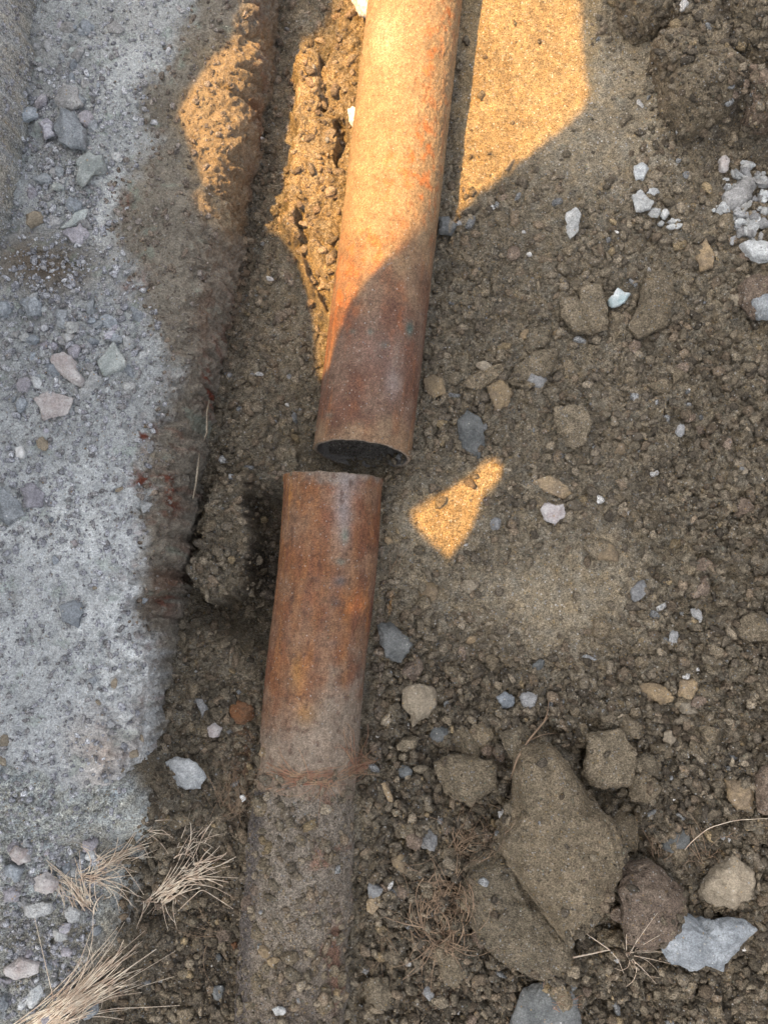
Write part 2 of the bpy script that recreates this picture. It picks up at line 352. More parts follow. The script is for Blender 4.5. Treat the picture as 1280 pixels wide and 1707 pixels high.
bC = mixc(bC, (.66, .665, .63), .9*np.clip(spot(bw_u, bw_v, 175, 350, 22, 55)+spot(bw_u, bw_v, 100, 880, 90, 60)+1.3*sst(-6, 6, sdf(bw_u, bw_v, [(170,1110),(245,1075),(252,1150),(245,1310),(205,1290),(185,1180)]))+.8*spot(bw_u, bw_v, 230, 70, 50, 60)+.7*spot(bw_u, bw_v, 120, 1050, 90, 60), 0, 1)*pm)
bC = mixc(bC, (.150, .118, .085), .9*np.clip(spot(bw_u, bw_v, 70, 440, 85, 42)+.5*spot(bw_u, bw_v, 40, 100, 40, 60), 0, 1)); bC = mixc(bC, (.50, .41, .33), .8*spot(bw_u, bw_v, 160, 1260, 40, 50))
sidem = sst(.225, .262, arc)*sst(480, 620, bv); bC = mixc(bC, (.16, .085, .050), .55*sst(.235, .262, arc)*sst(.0, .35, fbm(arc*20, BY*9, 275, 4)))
rs = np.clip(spot(bw_u, bw_v, 240, 716, 18, 16)+spot(bw_u, bw_v, 345, 640, 10, 45)+.7*spot(bw_u, bw_v, 240, 800, 24, 18)+.6*spot(bw_u, bw_v, 280, 1000, 26, 28)
             +.7*spot(bw_u, bw_v, 285, 830, 16, 40)+.5*spot(bw_u, bw_v, 225, 475, 22, 20)+.5*spot(bw_u, bw_v, 210, 340, 16, 14)+.5*spot(bw_u, bw_v, 440, 100, 12, 80)+.4*spot(bw_u, bw_v, 380, 560, 9, 70), 0, 1)
bC = mixc(bC, (.15, .045, .025), np.clip(rs*1.3+.35*sst(.16, .25, arc)*sst(500, 600, bv)*sst(.1, .4, fbm(arc*30, BY*30, 273, 3)), 0, 1)*sst(-.15, .15, fbm(arc*75, BY*75, 271, 3)))
bC = mixc(bC, (.26, .32, .25), .35*sst(.25, .5, fbm(arc*28, BY*28, 281, 3)))
bC = mixc(bC, (.27, .205, .125), .8*sst(-20, 20, sdf(bw_u, bw_v, [(445,40),(330,80),(290,190),(320,330),(380,410),(415,380)])))  # warm sunlit tone painted in the outline of the slab's sun patch
bC *= (1+.55*bcid+.32*fbm(arc*12, BY*12, 291, 5, .6)+.16*fbm(arc*130, BY*130, 295, 3)).clip(.5, 1.6)[..., None]
big = link('concrete_slab', mesh_np('concrete_slab', np.stack([bX, BY, bZ], -1).reshape(-1, 3), grid_faces(len(bt), len(by))[:, ::-1], bC.reshape(-1, 3)), M_dust)
tag(big, 'broad concrete slab under pale grey dust with rust stains along the left side', 'slab')

# ------------------------------------------------------------------ the cut rusty pipe, two pieces
def frame_path(pts, n):
    pts = np.array(pts); d = np.concatenate([[0], np.cumsum(np.linalg.norm(np.diff(pts, axis=0), axis=1))])
    s = np.linspace(0, d[-1], n); c = np.stack([np.interp(s, d, pts[:, k]) for k in range(3)], -1)
    k = 25; ker = np.ones(2*k+1)/(2*k+1)
    for a in range(3):
        e = np.concatenate([np.full(k, 0.), c[:, a], np.full(k, 0.)])
        e[:k] = c[0, a]+(c[1, a]-c[0, a])*np.arange(-k, 0); e[-k:] = c[-1, a]+(c[-1, a]-c[-2, a])*np.arange(1, k+1)
        c[:, a] = np.convolve(e, ker, 'valid')
    return c, s
def pipe_mesh(name, pts, R0, wall, cut, colour, bumps=None, flip=1, n_ring=300, ds=.0020, ragged=1.0):
    """tube from cut end (pts[0]) onward, with an outer skin, a chamfered rim and an inner skin; cut = shear of the end"""
    L = sum(np.linalg.norm(np.array(pts[i+1])-np.array(pts[i])) for i in range(len(pts)-1)); n = int(L/ds)
    c, s = frame_path(pts, n); tan = np.gradient(c, axis=0); tan /= np.linalg.norm(tan, axis=1)[:, None]
    side = np.cross(tan, (0, 0, 1)); side /= np.linalg.norm(side, axis=1)[:, None]; side *= flip
    up = np.cross(side, tan)*flip
    up = np.where(up[:, 2:3] < 0, -up, up)
    th = np.linspace(-math.pi, math.pi, n_ring, endpoint=False)           # 0 = top, + = side
    TH, SS = np.meshgrid(th, s)
    rag = ragged*(.0022*fbm(TH*3, SS*0, 301, 3)+.0018*fbm(TH*12, SS*0, 302, 4, .7))
    sh = (cut*np.cos(TH)*R0 + rag)*np.exp(-SS/.05)
    dr = .0007*fbm(TH*R0*60, SS*60, 305, 3)+.0005*fbm(TH*R0*200, SS*200, 307, 3)
    if bumps is not None: dr = dr+bumps(TH, SS, c)
    def ring(r, i0=0):
        p = c[:, None, :]+side[:, None, :]*(np.sin(TH)*r)[..., None]+up[:, None, :]*(np.cos(TH)*r)[..., None]+tan[:, None, :]*sh[..., None]
        return p
    out = ring(R0+dr); inn = ring(R0-wall+.4*dr)[:140]
    rim1 = out[0]+(inn[0]-out[0])*.25-tan[0]*.0016; rim2 = out[0]+(inn[0]-out[0])*.75-tan[0]*.0016
    V = np.concatenate([inn[::-1].reshape(-1, 3), rim2, rim1, out.reshape(-1, 3)])
    rows = len(inn)+2+len(out); i = np.arange(n_ring)[None, :]+np.arange(rows-1)[:, None]*n_ring
    j = np.roll(np.arange(n_ring), -1)[None, :]+np.arange(rows-1)[:, None]*n_ring
    Fc = np.stack([i, j, j+n_ring, i+n_ring], -1).reshape(-1, 4)
    uo, vo = UV(out[..., 0], out[..., 1], out[..., 2]); co = colour(TH*R0, SS, uo, vo)
    ci = np.zeros(inn.shape); ci[:] = (.085, .075, .065); ci *= (1+.5*fbm(TH[:140]*R0*50, SS[:140]*50, 311, 3))[..., None]
    ci = mixc(ci, (.20, .19, .175), sst(.0, .6, -np.cos(TH[:140]))*.7)
    rimc = np.full((n_ring, 3), 1.)*(.21, .165, .12)*(1+.3*fbm(th*6, th*0, 315, 3))[:, None]
    Cc = np.concatenate([ci[::-1].reshape(-1, 3), rimc, rimc, co.reshape(-1, 3)])
    return mesh_np(name, V, Fc, Cc), c, s
RUST1, RUST2, DUST = (.185, .075, .040), (.27, .125, .060), (.255, .195, .135)
def col_up(a, s, u, v):
    C_ = np.zeros(a.shape+(3,)); C_[:] = (.128, .064, .040)
    C_ = mixc(C_, (.158, .100, .068), sst(-.3, .4, fbm(a*25, s*12, 401, 4)))
    st = fbm(a*70, s*9, 405, 4); C_ = mixc(C_, (.25, .105, .045), .6*sst(.05, .5, st)*sst(.02, .07, np.abs(a)))
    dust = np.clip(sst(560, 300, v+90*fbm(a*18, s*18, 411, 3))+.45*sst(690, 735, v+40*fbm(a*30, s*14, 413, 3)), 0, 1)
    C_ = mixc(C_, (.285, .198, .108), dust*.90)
    rp = np.clip(.9*spot(u, v, 705, 250, 26, 85)+.8*spot(u, v, 745, 20, 22, 60)+.8*spot(u, v, 620, 410, 40, 40)+.6*spot(u, v, 660, 280, 40, 60)+.6*spot(u, v, 715, 120, 22, 50)+.8*spot(u, v, 575, 480, 25, 60), 0, 1)
    C_ = mixc(C_, (.40, .12, .030), np.clip(rp+.30*sst(.05, .4, fbm(a*16, s*9, 423, 3))*sst(-.06, .02, a), 0, 1)*sst(-.12, .35, fbm(a*60, s*45, 421, 4))*.85)
    C_ = mixc(C_, (.36, .30, .19), .7*spot(u, v, 640, 60, 22, 40))
    C_ = mixc(C_, (.28, .26, .24), .4*np.clip(spot(u, v, 655, 640, 14, 26)+.35*spot(u, v, 640, 585, 45, 40), 0, 1))
    gsp = np.clip(spot(u, v, 683, 548, 8, 13)+.7*spot(u, v, 617, 553, 5, 5)+.5*spot(u, v, 640, 575, 8, 6)+.7*spot(u, v, 549, 692, 6, 5)+.6*spot(u, v, 588, 552, 6, 5), 0, 1)
    C_ = mixc(C_, (.085, .105, .085), gsp)
    C_ = mixc(C_, (.095, .050, .034), .5*(1-dust)*sst(.15, .42, fbm(a*75, s*60, 437, 4)))
    return C_*(1+.28*fbm(a*34, s*30, 431, 5)+.26*fbm(a*220, s*160, 435, 2))[..., None]
def bump_up(TH, SS, c):
    a = TH*.0785; d = np.clip(sst(.33, .55, SS), 0, 1)
    return d*(.0012*fbm(a*90, SS*90, 441, 3)+.0009*fbm(a*240, SS*240, 445, 2)) - .0012*np.exp(-((a-.025)/.006)**2-((SS-.19)/.008)**2)
e0, e1, e2 = P(603.5, 757, .030), P(650, 370, .052), P(692, 0, .074)
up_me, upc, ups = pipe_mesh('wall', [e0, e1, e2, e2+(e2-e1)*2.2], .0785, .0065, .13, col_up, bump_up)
def empty(name, loc):
    o = bpy.data.objects.new(name, None); S.collection.objects.link(o); o.location = loc; o.empty_display_size = .05; return o
def part(name, me, mat, root):
    o = link(name, me, mat, root); o.matrix_parent_inverse.identity(); o.location = -Vector(root.location); return o
upr = empty('rusty_pipe', (e0[0], e0[1], e0[2]-.078))
tag(upr, 'sandy rusted pipe running up out of the picture, its open cut end facing down', 'pipe', 'two cut lengths of rusty pipe')
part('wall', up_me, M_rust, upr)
# silt lying in the mouth of the upper pipe
def silt():
    n, m = 70, 60; V = []; 
    t = (e1-e0)/np.linalg.norm(e1-e0); sd = np.cross(t, (0, 0, 1)); sd /= np.linalg.norm(sd); up = np.cross(sd, t)
    if up[2] < 0: up = -up
    a = np.linspace(-1, 1, n); b = np.linspace(.002, .30, m); A, B = np.meshgrid(a, b)
    hz = -.055+.020*sst(0, .1, B)+.010*(-A)+.007*fbm(A*3, B*30, 451, 4)+.002*fbm(A*14, B*160, 453, 2)
    hw = np.sqrt(np.clip(.0725**2-hz**2, 0, 1))
    Pn = e0+t*B[..., None]+sd*(A*hw)[..., None]+up*hz[..., None]
    return mesh_np('silt', Pn.reshape(-1, 3), grid_faces(n, m)[:, ::-1], np.full((n*m, 3), 1.)*(.15, .135, .115))
part('silt', silt(), M_soil, upr)
def col_lo(a, s, u, v):
    C_ = np.zeros(a.shape+(3,)); C_[:] = (.155, .066, .034)
    st = fbm(a*55, s*8, 501, 4); C_ = mixc(C_, (.27, .118, .042), sst(-.25, .45, st)*.65)
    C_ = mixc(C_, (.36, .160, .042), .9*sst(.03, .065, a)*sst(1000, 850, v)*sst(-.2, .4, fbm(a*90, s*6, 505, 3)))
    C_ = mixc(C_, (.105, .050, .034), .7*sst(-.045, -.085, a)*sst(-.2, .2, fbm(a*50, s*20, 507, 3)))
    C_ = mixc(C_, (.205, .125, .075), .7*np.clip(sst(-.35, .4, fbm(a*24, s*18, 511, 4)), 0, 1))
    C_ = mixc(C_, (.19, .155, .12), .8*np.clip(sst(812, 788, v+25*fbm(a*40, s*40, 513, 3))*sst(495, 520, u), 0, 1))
    C_ = mixc(C_, (.235, .21, .20), .75*np.clip(spot(u, v, 572, 850, 14, 50)+.5*spot(u, v, 585, 800, 20, 25), 0, 1))
    C_ = mixc(C_, (.215, .175, .130), .85*sst(1070, 1200, v+90*fbm(a*25, s*20, 515, 3)-.9*np.clip(560-u, 0, 80)))
    C_ = mixc(C_, (.30, .15, .045), .6*np.clip(spot(u, v, 510, 1190, 16, 18)+spot(u, v, 495, 1120, 10, 30), 0, 1))
    gsp = np.clip(spot(u, v, 575, 893, 7, 14)+.9*spot(u, v, 568, 936, 9, 6), 0, 1)
    C_ = mixc(C_, (.15, .175, .14), .7*gsp)
    dsp = np.clip(spot(u, v, 568, 969, 13, 10)+.7*spot(u, v, 561, 1004, 7, 7)+.5*spot(u, v, 556, 1072, 12, 8), 0, 1)
    C_ = mixc(C_, (.10, .09, .08), .8*dsp)
    C_ = mixc(C_, (.085, .045, .030), .6*sst(.18, .42, fbm(a*75, s*60, 537, 4)))
    return C_*(1+.34*fbm(a*34, s*26, 531, 5)+.30*fbm(a*220, s*120, 535, 2))[..., None]
LOW = [(555.5,797,.022),(551,890,.018),(541,1000,.006),(527,1100,-.010),(519,1200,-.018),(508,1350,-.024),(497,1500,-.030),(487,1700,-.036),(478,1900,-.04),(470,2100,-.05)]
lp = [P(*q) for q in LOW]
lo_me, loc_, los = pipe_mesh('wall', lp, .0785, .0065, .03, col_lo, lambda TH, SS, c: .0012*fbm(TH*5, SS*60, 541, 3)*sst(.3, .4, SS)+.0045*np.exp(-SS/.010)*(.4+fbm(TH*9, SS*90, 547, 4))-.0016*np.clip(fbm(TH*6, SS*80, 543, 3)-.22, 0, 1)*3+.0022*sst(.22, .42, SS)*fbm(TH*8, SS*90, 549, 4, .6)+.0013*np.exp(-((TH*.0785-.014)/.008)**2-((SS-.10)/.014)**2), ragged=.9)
lor = empty('rusty_pipe', (lp[0][0], lp[0][1], lp[0][2]-.078))
tag(lor, 'rust-brown pipe with smooth streaked end below the gap, running down under a dirt crust', 'pipe', 'two cut lengths of rusty pipe')
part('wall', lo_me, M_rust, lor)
# dirt crust caked on the lower length
def crust():
    c, s = loc_, los; k = np.where(c[:, 1] < P(520, 1285, 0)[1])[0]; c = c[k[0]:]; s = s[k[0]:]
    tan = np.gradient(c, axis=0); tan /= np.linalg.norm(tan, axis=1)[:, None]
    side = np.cross((0, 0, 1), tan); side /= np.linalg.norm(side, axis=1)[:, None]; side = np.where(side[:, :1] < 0, -side, side)
    up = np.cross(side, tan); up = np.where(up[:, 2:3] < 0, -up, up)
    th = np.linspace(-1.75, 1.75, 180); TH, SS = np.meshgrid(th, s-s[0]); a = TH*.08
    d = .0065+.0035*fbm(a*18, SS*18, 551, 3)+.0022*fbm(a*60, SS*60, 553, 3)+.0012*fbm(a*200, SS*200, 555, 2)
    mid = np.exp(-((a-.005)/.05)**2)*sst(.20, .36, SS+.03*fbm(a*20, SS*20, 557, 2))
    for sc, amp, sd in ((.024, .38, 561), (.012, .42, 571)):
        f1, f2, cid = wor((a+.3*sc*fbm(a/sc, SS/sc, 3, 2))/sc, SS/sc, sd); d = d+sc*amp*np.sqrt(np.clip(1-(f1/.6)**2, 0, 1))*(cid > .25)*(.08+.9*mid)
    d = d+.010*mid+.006*np.exp(-((SS-.035-.01*fbm(a*12, SS*0, 591, 3))/.012)**2)
    ragged = sst(0, .10, SS+.03*fbm(a*16, SS*0, 581, 4)); hv = .010*np.clip(fbm(a*9, SS*9, 579, 3)+.1, 0, 1)*sst(.1, .25, SS)
    bare = sst(.22, .42, fbm(a*14+3, SS*10, 577, 3))*sst(.02, .05, a); d = (d+hv)*(1-bare)-.001*bare; d = -.003+(d+.003)*ragged
    r = .0785+d
    Pn = c[:, None, :]+side[:, None, :]*(np.sin(TH)*r)[..., None]+up[:, None, :]*(np.cos(TH)*r)[..., None]
    Cc = np.zeros(Pn.shape); Cc[:] = (.25, .21, .162)
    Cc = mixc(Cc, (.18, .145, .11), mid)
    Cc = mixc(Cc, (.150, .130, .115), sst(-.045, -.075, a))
    Cc = mixc(Cc, (.24, .105, .060), .6*np.clip(sst(.15, .5, fbm(a*22, SS*22, 583, 3))*sst(.0, .03, a)+spot(a, SS, .065, .27, .012, .06), 0, 1))
    Cc *= (1+.3*fbm(a*30, SS*30, 585, 4)+.25*fbm(a*150, SS*150, 587, 2))[..., None]
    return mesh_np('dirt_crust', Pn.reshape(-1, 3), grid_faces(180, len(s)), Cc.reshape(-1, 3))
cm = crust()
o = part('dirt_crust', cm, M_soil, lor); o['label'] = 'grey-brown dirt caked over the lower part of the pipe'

# ------------------------------------------------------------------ surface lookup
bpy.context.view_layer.update()
def bvh(me):
    n = len(me.vertices); v = np.empty(n*3, np.float32); me.vertices.foreach_get('co', v)
    f = np.empty(len(me.polygons)*4, np.int32); me.polygons.foreach_get('vertices', f)
    return v.reshape(-1, 3), f.reshape(-1, 4)
cx0, cx1 = np.searchsorted(gx, -.80), np.searchsorted(gx, .80); cy0, cy1 = np.searchsorted(gy, -.72), np.searchsorted(gy, 1.3)
st = 2; sx = gx[cx0:cx1:st]; sy = gy[cy0:cy1:st]; sz = Z[cy0:cy1:st, cx0:cx1:st]
XX, YY = np.meshgrid(sx, sy)
parts_v = [np.stack([XX, YY, sz], -1).reshape(-1, 3)]; parts_f = [grid_faces(len(sx), len(sy))]
for me, stp in ((big.data, 1), (up_me, 1), (lo_me, 1), (cm, 1)):
    v, f = bvh(me); parts_f.append(f+sum(len(q) for q in parts_v)); parts_v.append(v)
TREE = BVHTree.FromPolygons(np.concatenate(parts_v).tolist(), np.concatenate(parts_f).tolist())
def down(x, y):
    h = TREE.ray_cast(Vector((x, y, 1.2)), Vector((0, 0, -1)))
    return (h[0], h[1]) if h[0] else (Vector((x, y, 0)), Vector((0, 0, 1)))
def hit(u, v):
    p = P(u, v, 0); d = Vector((p[0], p[1], -H)).normalized(); h = TREE.ray_cast(Vector((0, 0, H)), d)
    return h[0] if h[0] else Vector(p)

# ------------------------------------------------------------------ stones
def ico(sub):
    bm = bmesh.new(); bmesh.ops.create_icosphere(bm, subdivisions=sub, radius=1); bm.verts.ensure_lookup_table()
    v = np.array([p.co[:] for p in bm.verts]); f = np.array([[q.index for q in p.verts] for p in bm.faces]); bm.free(); return v, f
ICO = {k: ico(k) for k in (2, 3, 4, 5, 6)}
def facet(v, n, rng, lo=.55, hi=.9, upbias=.0):
    for _ in range(n):
        d = rng.normal(size=3); d[2] = abs(d[2])*(1 if rng.random() < .7 else -1)*(1+upbias); d /= np.linalg.norm(d)
        o_ = rng.uniform(lo, hi); k = np.maximum(0, v@d-o_); v = v-k[:, None]*d*.96
    return v
def rock_shape(sub, rng, nf=9, nz=.10, k=2.4):
    v, f = ICO[sub]; v = facet(v.copy(), nf, rng); v = v*(1+nz*fbm3(v*1.6+rng.uniform(0, 50), 5, 3))[:, None]
    v = v+.16*fbm3(v*3.3+rng.uniform(0, 50), 7, 4, .6)[:, None]*v
    return v, f
stone_n = 0; SOLID = []; BLK = []
def stone(name, label, cat, poly, h, mat, group=None, sink=.35, nf=7, lo=.62, rough=1.0, seed=None, sub=None, lift=0., smooth=True):
    """rock with its outline from the photo, at its real place on the surface; h = thickness (m)"""
    global stone_n; stone_n += 1; rng = np.random.default_rng(seed or 1000+stone_n)
    if name in ('stone_slab', 'soil_lump') and mat in (M_clod, M_red): sink *= .3
    poly = np.array(poly, float); cu, cv = poly.mean(0); g = hit(cu, cv)
    zb = float(np.percentile([hit(cu+(u-cu)*.6, cv+(v-cv)*.6).z for u, v in poly]+[g.z], 65)) + lift; zm = zb+h*(.5-sink)
    W_ = np.array([P(u, v, zm) for u, v in poly]); c = W_.mean(0)[:2]; W_ = W_[:, :2]-c
    size = np.abs(W_).max(); sub = sub or (6 if size > .07 else 5 if size > .02 else 4 if size > .009 else 3)
    v, f = ICO[sub]; v = v.copy()
    v = facet(v, nf, rng, lo, .92, .6)
    th = np.arctan2(v[:, 1], v[:, 0]); ct, sn = np.cos(th), np.sin(th); r = np.zeros(len(th)); n = len(W_)
    for k in range(n):
        a, b = W_[k], W_[(k+1) % n]; e = b-a; den = ct*e[1]-sn*e[0]; den = np.where(np.abs(den) < 1e-12, 1e-12, den)
        t = (a[0]*e[1]-a[1]*e[0])/den; q = (a[0]*sn-a[1]*ct)/den
        ok = (t > 0) & (q >= -1e-6) & (q <= 1+1e-6); r = np.where(ok, np.maximum(r, t), r)
    m = r <= 0; r[m] = np.median(r[~m]) if (~m).any() else size
    rho = np.hypot(v[:, 0], v[:, 1]); rad = np.linalg.norm(v, axis=1)
    rho2 = np.clip(rho*1.06, 0, 1.06)**.80; zz = v[:, 2]
    p = np.stack([ct*r*rho2, sn*r*rho2, np.sign(zz)*np.abs(zz)**.8*h*.5], -1)
    nr = p/np.maximum(1e-6, np.linalg.norm(p, axis=1))[:, None]
    amp = min(size, h)*.30*rough
    fine = .0032 if mat in (M_clod, M_red) else .0012
    if mat in (M_clod, M_red) and sub >= 5:
        q = p/.011; gq = vn3(q, 31); kk = min(1, size/.05); p = p+nr*(.0034*np.abs(gq))[:, None]; p[:, 2] += np.where(nr[:, 2] > 0, kk*(.011*np.clip(vn3(q*.42, 33), -.25, 1)-.006*np.clip(1-6*np.abs(vn3(q*.22, 35)), 0, 1)), 0)
        amp *= .55
    p = p+nr*(amp*fbm3(p/size*1.8+rng.uniform(0, 40), 11, 5, .6)+min(fine, amp)*fbm3(p/.010+rng.uniform(0, 40), 17, 4, .65))[:, None]
    me = mesh_np(name, p, f, None, smooth); o = link(name, me, mat, loc=(c[0], c[1], zm))
    if mat in (M_clod, M_red) and name != 'earth_block': BLK.append([tuple(q) for q in poly])
    if mat in (M_clod, M_red): SOLID.append((p+np.array([c[0], c[1], zm]), f))
    tag(o, label, cat, group); return o
G_heavy = 'large dirt-crusted lumps at the lower right'
stone('boulder', 'longest brown dirt-crusted boulder, upright above the other big lumps at lower right', 'stone', [(868,1240),(915,1232),(960,1285),(1000,1340),(1029,1420),(1012,1480),(975,1530),(937,1552),(900,1512),(858,1460),(836,1405),(862,1340),(858,1285)], .12, M_clod, G_heavy, sink=.16, nf=4, lo=.75, lift=.006)
stone('boulder', 'yellowish-brown crusted lump leaning under the left side of the longest boulder', 'stone', [(790,1440),(832,1412),(866,1460),(905,1510),(938,1562),(958,1606),(920,1627),(850,1606),(800,1556),(774,1490)], .10, M_clod, G_heavy, sink=.35, nf=4, lo=.75)
stone('stone', 'reddish-brown rounded stone between the longest boulder and the grey-blue stone', 'stone', [(1015,1470),(1045,1445),(1082,1440),(1108,1460),(1132,1478),(1130,1515),(1110,1560),(1070,1578),(1042,1565),(1026,1520)], .085, M_red, sink=.10, lift=.004)
stone('stone', 'pale tan stone with a chipped lower edge just above the grey-blue stone', 'stone', [(1170,1492),(1196,1445),(1220,1428),(1250,1452),(1253,1490),(1225,1519),(1192,1510)], .045, M_tan, sink=.25)
stone('stone', 'jagged grey-blue freshly broken stone near the lower right corner', 'stone', [(1098,1578),(1128,1518),(1165,1533),(1230,1529),(1254,1547),(1218,1590),(1200,1612),(1150,1624),(1112,1610)], .06, M_blue, sink=.15, nf=12, lo=.5)
stone('stone', 'cream and tan stone standing right of the lower rusty pipe', 'stone', [(675,1150),(700,1138),(722,1150),(723,1175),(705,1196),(688,1212),(674,1185)], .035, M_tan, sink=.2)
stone('stone', 'dark grey angular stone leaning against the right side of the lower pipe', 'stone', [(627,1040),(652,1036),(670,1058),(692,1075),(668,1102),(640,1098)], .04, M_slate, sink=.2)
stone('stone', 'pale bluish-white stone in the soil beside the end of the broad dusty slab', 'stone', [(262,1272),(292,1257),(322,1273),(343,1296),(336,1318),(305,1313),(275,1298)], .026, M_pale, sink=.2, nf=12, lo=.5)
stone('stone_chip', 'bright white chip left of the longest boulder', 'stone', [(828,1352),(842,1345),(853,1355),(845,1370),(834,1368)], .012, M_white, sink=.2)
stone('soil_lump', 'greyish soil lump right of the top of the longest boulder', 'soil lump', [(980,1225),(1030,1218),(1062,1250),(1045,1310),(1003,1318),(972,1288)], .05, M_clod, sink=.4)
stone('soil_lump', 'grey-brown soil lump between the root mat and the dark hollow right of the pipe', 'soil lump', [(722,1272),(765,1255),(822,1268),(824,1310),(782,1340),(742,1322)], .045, M_clod, sink=.4)
stone('soil_lump', 'flat soil lump at the foot of the compacted patch, left of the thin root', 'soil lump', [(835,1225),(868,1205),(890,1235),(880,1262),(850,1262)], .03, M_clod, sink=.4)
stone('stone', 'small ochre-yellow stone below the long flat slabs', 'stone', [(811,646),(836,634),(857,655),(846,676),(828,684)], .024, M_ochre, sink=.2)
SL = 'flat brown slabs lying in the soil right of the upper pipe'
stone('stone_slab', 'thin grey-brown slab pointing at the pipe, left end of the slab row', 'stone', [(768,640),(798,616),(842,609),(818,640),(790,650)], .014, M_clod, SL, sink=.2)
stone('stone_slab', 'widest flat brown slab, right of the thin pointing slab', 'stone', [(842,636),(862,608),(892,588),(932,582),(918,620),(882,646),(850,643)], .018, M_clod, SL, sink=.2)
stone('stone_slab', 'small tilted slab on top end of the widest flat slab', 'stone', [(868,582),(884,550),(916,544),(914,570),(890,592)], .018, M_clod, SL, sink=.2)
stone('stone', 'dark slate-grey stone just above the small sunlit triangle', 'stone', [(762,702),(778,684),(800,700),(809,740),(796,766),(770,747)], .02, M_slate, sink=.3)
stone('soil_lump', 'square-edged brown lump in the middle of the right-hand soil', 'soil lump', [(925,681),(970,679),(983,705),(976,741),(940,747),(924,720)], .028, M_clod, sink=.35, nf=10, lo=.5)
stone('soil_lump', 'long brown lump left of the turquoise stone', 'soil lump', [(966,480),(1000,478),(1010,515),(1014,547),(986,552),(970,520)], .03, M_clod, sink=.3)
stone('stone_slab', 'thin curved slab lying under the long brown lump', 'stone', [(934,500),(960,498),(992,545),(985,558),(955,552),(940,530)], .022, M_clod, SL, sink=.3)
stone('soil_lump', 'boot-shaped brown lump right of the turquoise stone', 'soil lump', [(1074,460),(1108,452),(1127,490),(1108,545),(1064,562),(1046,542),(1066,510)], .035, M_clod, sink=.3)
stone('stone', 'turquoise and white stone between two brown lumps', 'stone', [(1011,502),(1028,482),(1050,490),(1042,506),(1020,513)], .015, M_cyan, sink=.1)
stone('stone', 'topmost pale wedge-shaped stone of the small white cluster', 'stone', [(1056,278),(1069,271),(1083,280),(1071,299),(1058,304)], .014, M_pale, sink=.15, nf=11, lo=.5)
stone('stone', 'roundish pale grey stone, largest of the small white cluster', 'stone', [(1052,328),(1066,319),(1087,335),(1083,349),(1060,353)], .018, M_pale, sink=.15)
WC = 'white chips trailing down from the pale stone'
for q, lb in (((1086, 321, 12, 7), 'grey-white chip touching the upper right of the largest cluster stone'), ((1091, 354, 12, 8), 'white chip just below the largest cluster stone'), ((1107, 357, 7, 8), 'tiny pointed chip right of the white chip below the largest cluster stone'),
          ((1122, 368, 13, 4), 'thin upper sliver of the two slivers ending the white trail'), ((1124, 377, 15, 5), 'thin lower sliver of the two slivers ending the white trail'), ((1101, 372, 6, 5), 'small yellowish chip left of the two slivers')):
    u, v, a, b = q; stone('stone_chip', lb, 'stone', [(u-a, v+2), (u-a*.3, v-b), (u+a*.8, v-b*.7), (u+a, v), (u+a*.3, v+b), (u-a*.5, v+b)], .010, M_pale, WC, sink=.1)
stone('stone', 'upright pale bluish stone alone below the sunlit ground', 'stone', [(944,356),(958,347),(967,358),(963,385),(950,399),(941,380)], .016, M_pale, sink=.15)
stone('stone', 'pinkish-grey upright pebble above the heap of grey chips', 'stone', [(1197,268),(1205,257),(1214,268),(1211,284),(1200,284)], .016, M_pink, sink=.15)
stone('stone', 'long pale grey stone at the foot of the heap of grey chips', 'stone', [(1227,404),(1258,401),(1295,403),(1298,432),(1266,440),(1240,426)], .022, M_pale, sink=.1, nf=10, lo=.5)
stone('stone', 'large mottled grey stone in the top left of the heap of chips', 'stone', [(1205,325),(1240,296),(1262,305),(1250,330),(1222,350),(1204,346)], .024, M_grey, sink=.15)
stone('stone', 'cream and pink stone right of the small sunlit triangle', 'stone', [(901,850),(914,836),(940,841),(942,862),(923,873),(905,866)], .02, M_pink, sink=.2)
stone('stone', 'long yellow-green stone above the cream stone', 'stone', [(886,803),(915,793),(945,808),(955,825),(938,832),(905,818)], .012, M_ochre, sink=.4)
stone('stone', 'yellow stone just right of the upper pipe near its cut end', 'stone', [(706,632),(722,624),(738,632),(742,655),(722,664),(708,652)], .014, M_ochre, sink=.3)
stone('stone', 'brown-grey stone tucked at the pipe foot where the sunlight ends', 'stone', [(730,365),(748,360),(762,375),(752,392),(732,390)], .022, M_slate, sink=.2)
stone('stone', 'pair-like pale square pebble in the soil of the right bank', 'stone', [(1133,1172),(1157,1168),(1160,1188),(1134,1190)], .014, M_tan, sink=.2)
stone('stone', 'orange-brown square pebble above the pale square pebble', 'stone', [(1132,1134),(1160,1128),(1168,1150),(1150,1165),(1130,1160)], .018, M_ochre, sink=.25)
stone('stone', 'grey-blue pebble below the compacted patch', 'stone', [(828,1162),(840,1153),(858,1162),(856,1177),(836,1181)], .014, M_blue, sink=.2)
stone('stone', 'grey pebble right of the grey-blue pebble', 'stone', [(866,1162),(880,1152),(896,1160),(892,1178),(874,1184)], .014, M_grey, sink=.2)
stone('stone', 'rounded tan pebble above the lone curved root', 'stone', [(1104,1220),(1118,1216),(1126,1232),(1116,1242),(1104,1234)], .012, M_tan, sink=.2)
stone('soil_lump', 'orange-tinged soil lump near the right edge above the curved root', 'soil lump', [(1210,1300),(1235,1290),(1262,1330),(1255,1358),(1226,1350),(1212,1330)], .035, M_ochre, sink=.4)
stone('soil_lump', 'orange-brown lump cut by the right edge of the picture', 'soil lump', [(1262,1290),(1285,1280),(1300,1330),(1290,1362),(1264,1350)], .035, M_red, sink=.4)
